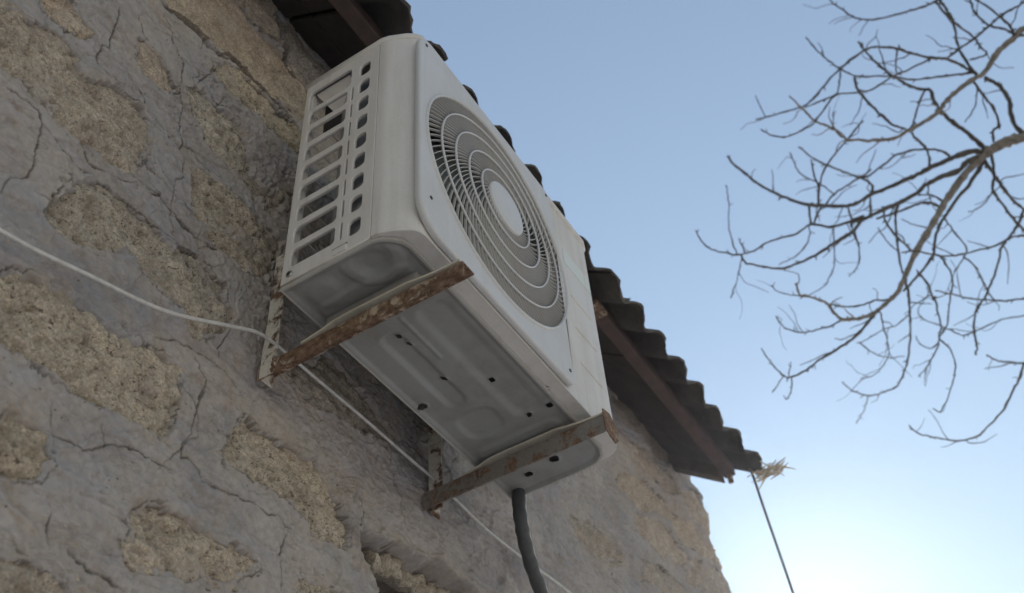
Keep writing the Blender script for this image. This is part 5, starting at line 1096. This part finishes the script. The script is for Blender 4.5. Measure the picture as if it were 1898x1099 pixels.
# ------------------------------------------------------------------ bare tree
tree = empty('bare_tree', (4.3, -3.9, 0.0))
tag(tree, 'leafless tree with knobbly crooked branches reaching in against the sky', 'tree')
trunk_pts = [(4.3, -3.9, -0.1, 0.15), (4.2, -3.65, 1.5, 0.125), (3.95, -3.15, 3.2, 0.105), (3.65, -2.6, 4.7, 0.075), (3.2975, -2.0363, 5.5904, 0.036)]
tp_ = catmull(trunk_pts, 7)
trunk = tube('trunk', [q[:3] for q in tp_], [q[3] * (1 + 0.06 * math.sin(i * 1.7)) for i, q in enumerate(tp_)], M['bark'], tree, 12)

rb = random.Random(21)
def branch_geo(pts, per=5, n=7, spurs=True):
    q = catmull(pts, per)
    q = [np.array(v) for v in q]
    for i in range(1, len(q) - 1):
        j = 0.0014
        q[i][:3] += np.array([rb.gauss(0, j), rb.gauss(0, j), rb.gauss(0, j)])
    P = [tuple(v[:3]) for v in q]; R_ = []
    for v in q:
        k = 1 + 0.10 * rb.gauss(0, 1)
        if rb.random() < 0.14: k = 1.3
        R_.append(max(v[3] * (1.22 if v[3] < 0.012 else 1.05), 0.0022) * max(k, 0.8))
    V_, F_ = tube_data(P, R_, n)
    if spurs:
        for i in range(2, len(P) - 1):
            if R_[i] < 0.011 and rb.random() < 0.30:
                t = (Vector(P[i]) - Vector(P[i - 1])).normalized()
                s = Vector((rb.gauss(0, 1), rb.gauss(0, 1), rb.gauss(0, 1)))
                s = (s - t * s.dot(t)).normalized() * 0.8 + t * 0.6
                ln = rb.uniform(0.010, 0.026)
                if rb.random() < 0.22:
                    c0 = Vector(P[i]); dv = s.normalized(); tw = [c0]; nn = rb.randint(4, 8)
                    for q_ in range(nn):
                        dv = (dv + Vector((rb.gauss(0, 0.22), rb.gauss(0, 0.22), rb.gauss(0.04, 0.2)))).normalized()
                        tw.append(tw[-1] + dv * rb.uniform(0.018, 0.03))
                    rr0 = min(R_[i] * 0.6, 0.0032)
                    v, f = tube_data(tw, [rr0 * (1 - 0.5 * q_ / nn) * (1.25 if rb.random() < 0.25 else 1) for q_ in range(nn + 1)], 5)
                    F_ += [tuple(x + len(V_) for x in t_) for t_ in f]; V_ += v
                    continue
                a = Vector(P[i]); b = a + s * ln
                v, f = tube_data([a, a.lerp(b, 0.6), b], [R_[i] * 0.55, R_[i] * 0.62, R_[i] * 0.22], 5)
                F_ += [tuple(x + len(V_) for x in t_) for t_ in f]; V_ += v
    return V_, F_
objs = []
for bi, (par, pts) in enumerate(BRANCHES):
    V_, F_ = branch_geo(pts)
    if par < 0: parent, nm = tree, 'branch'
    else:
        po = objs[par]
        if po.name.startswith('branch') : parent, nm = po, 'twig'
        else: parent, nm = tree, 'branch'
    if pts[0][3] > 0.0085: parent, nm = tree, 'branch'
    objs.append(mk(nm, V_, F_, M['bark_pale'] if pts[0][3] > 0.012 else M['bark'], parent, True))
# the rest of the crown, beyond the right edge of the view
camP = Vector((-0.77301, -0.9166, 1.59867))
def px(p):
    q = Vector(p) - camP
    z = q.dot(FWD)
    return (949 + 1975.3 * q.dot(RIGHT) / z, 549.5 + 1975.3 * q.dot(DOWN) / z) if z > 0.1 else (9999, 0)
def grow(p, d, r, depth, acc):
    ln = rb.uniform(0.5, 0.9) * (0.75 ** depth) * 1.5
    pts = [(*p, r)]
    c = Vector(p); dd_ = Vector(d)
    for k in range(5):
        dd_ = (dd_ + Vector((rb.gauss(0, 0.16), rb.gauss(0, 0.16), rb.gauss(0.03, 0.14)))).normalized()
        c = c + dd_ * ln / 5
        if px(c)[0] < 1990: break
        pts.append((*c, r * (1 - 0.10 * (k + 1))))
    if len(pts) < 3: return
    acc.append(pts)
    if depth < 3:
        for k in range(3 if depth < 2 else 2):
            i = rb.randint(2, len(pts) - 1)
            nd = (dd_ + Vector((rb.gauss(0, 0.6), rb.gauss(0, 0.6), rb.gauss(0.1, 0.5)))).normalized()
            grow(pts[i][:3], nd, pts[i][3] * 0.62, depth + 1, acc)
for k in range(7):
    i = rb.randint(10, len(tp_) - 5)
    base = tp_[i]
    ang = rb.uniform(-2.6, 0.2)
    acc = []
    grow(base[:3], Vector((math.cos(ang), math.sin(ang), 0.75)).normalized(), base[3] * 0.5, 0, acc)
    if acc:
        V_, F_ = [], []
        for a_ in acc:
            v, f = branch_geo(a_, 3, 6, False)
            F_ += [tuple(x + len(V_) for x in t_) for t_ in f]; V_ += v
        mk('branch', V_, F_, M['bark'], tree, True)

# ------------------------------------------------------------------ air volume added to imitate lens glare and sun glow
hz = NB('glare_veil_air')
hz.n.remove(hz.b)
pv = hz.n.new('ShaderNodeVolumePrincipled')
pv.inputs['Color'].default_value = (0.80, 0.86, 1.0, 1.0)
pv.inputs['Density'].default_value = 0.0007
pv.inputs['Anisotropy'].default_value = 0.86
hz.l.new(pv.outputs[0], hz.n['Material Output'].inputs['Volume'])
glare_haze = box('glare_haze', (-1000, -1000, -1.0), (1000, 1000, 8.6), hz.m, None, 0.0)
tag(glare_haze, kind='stuff')
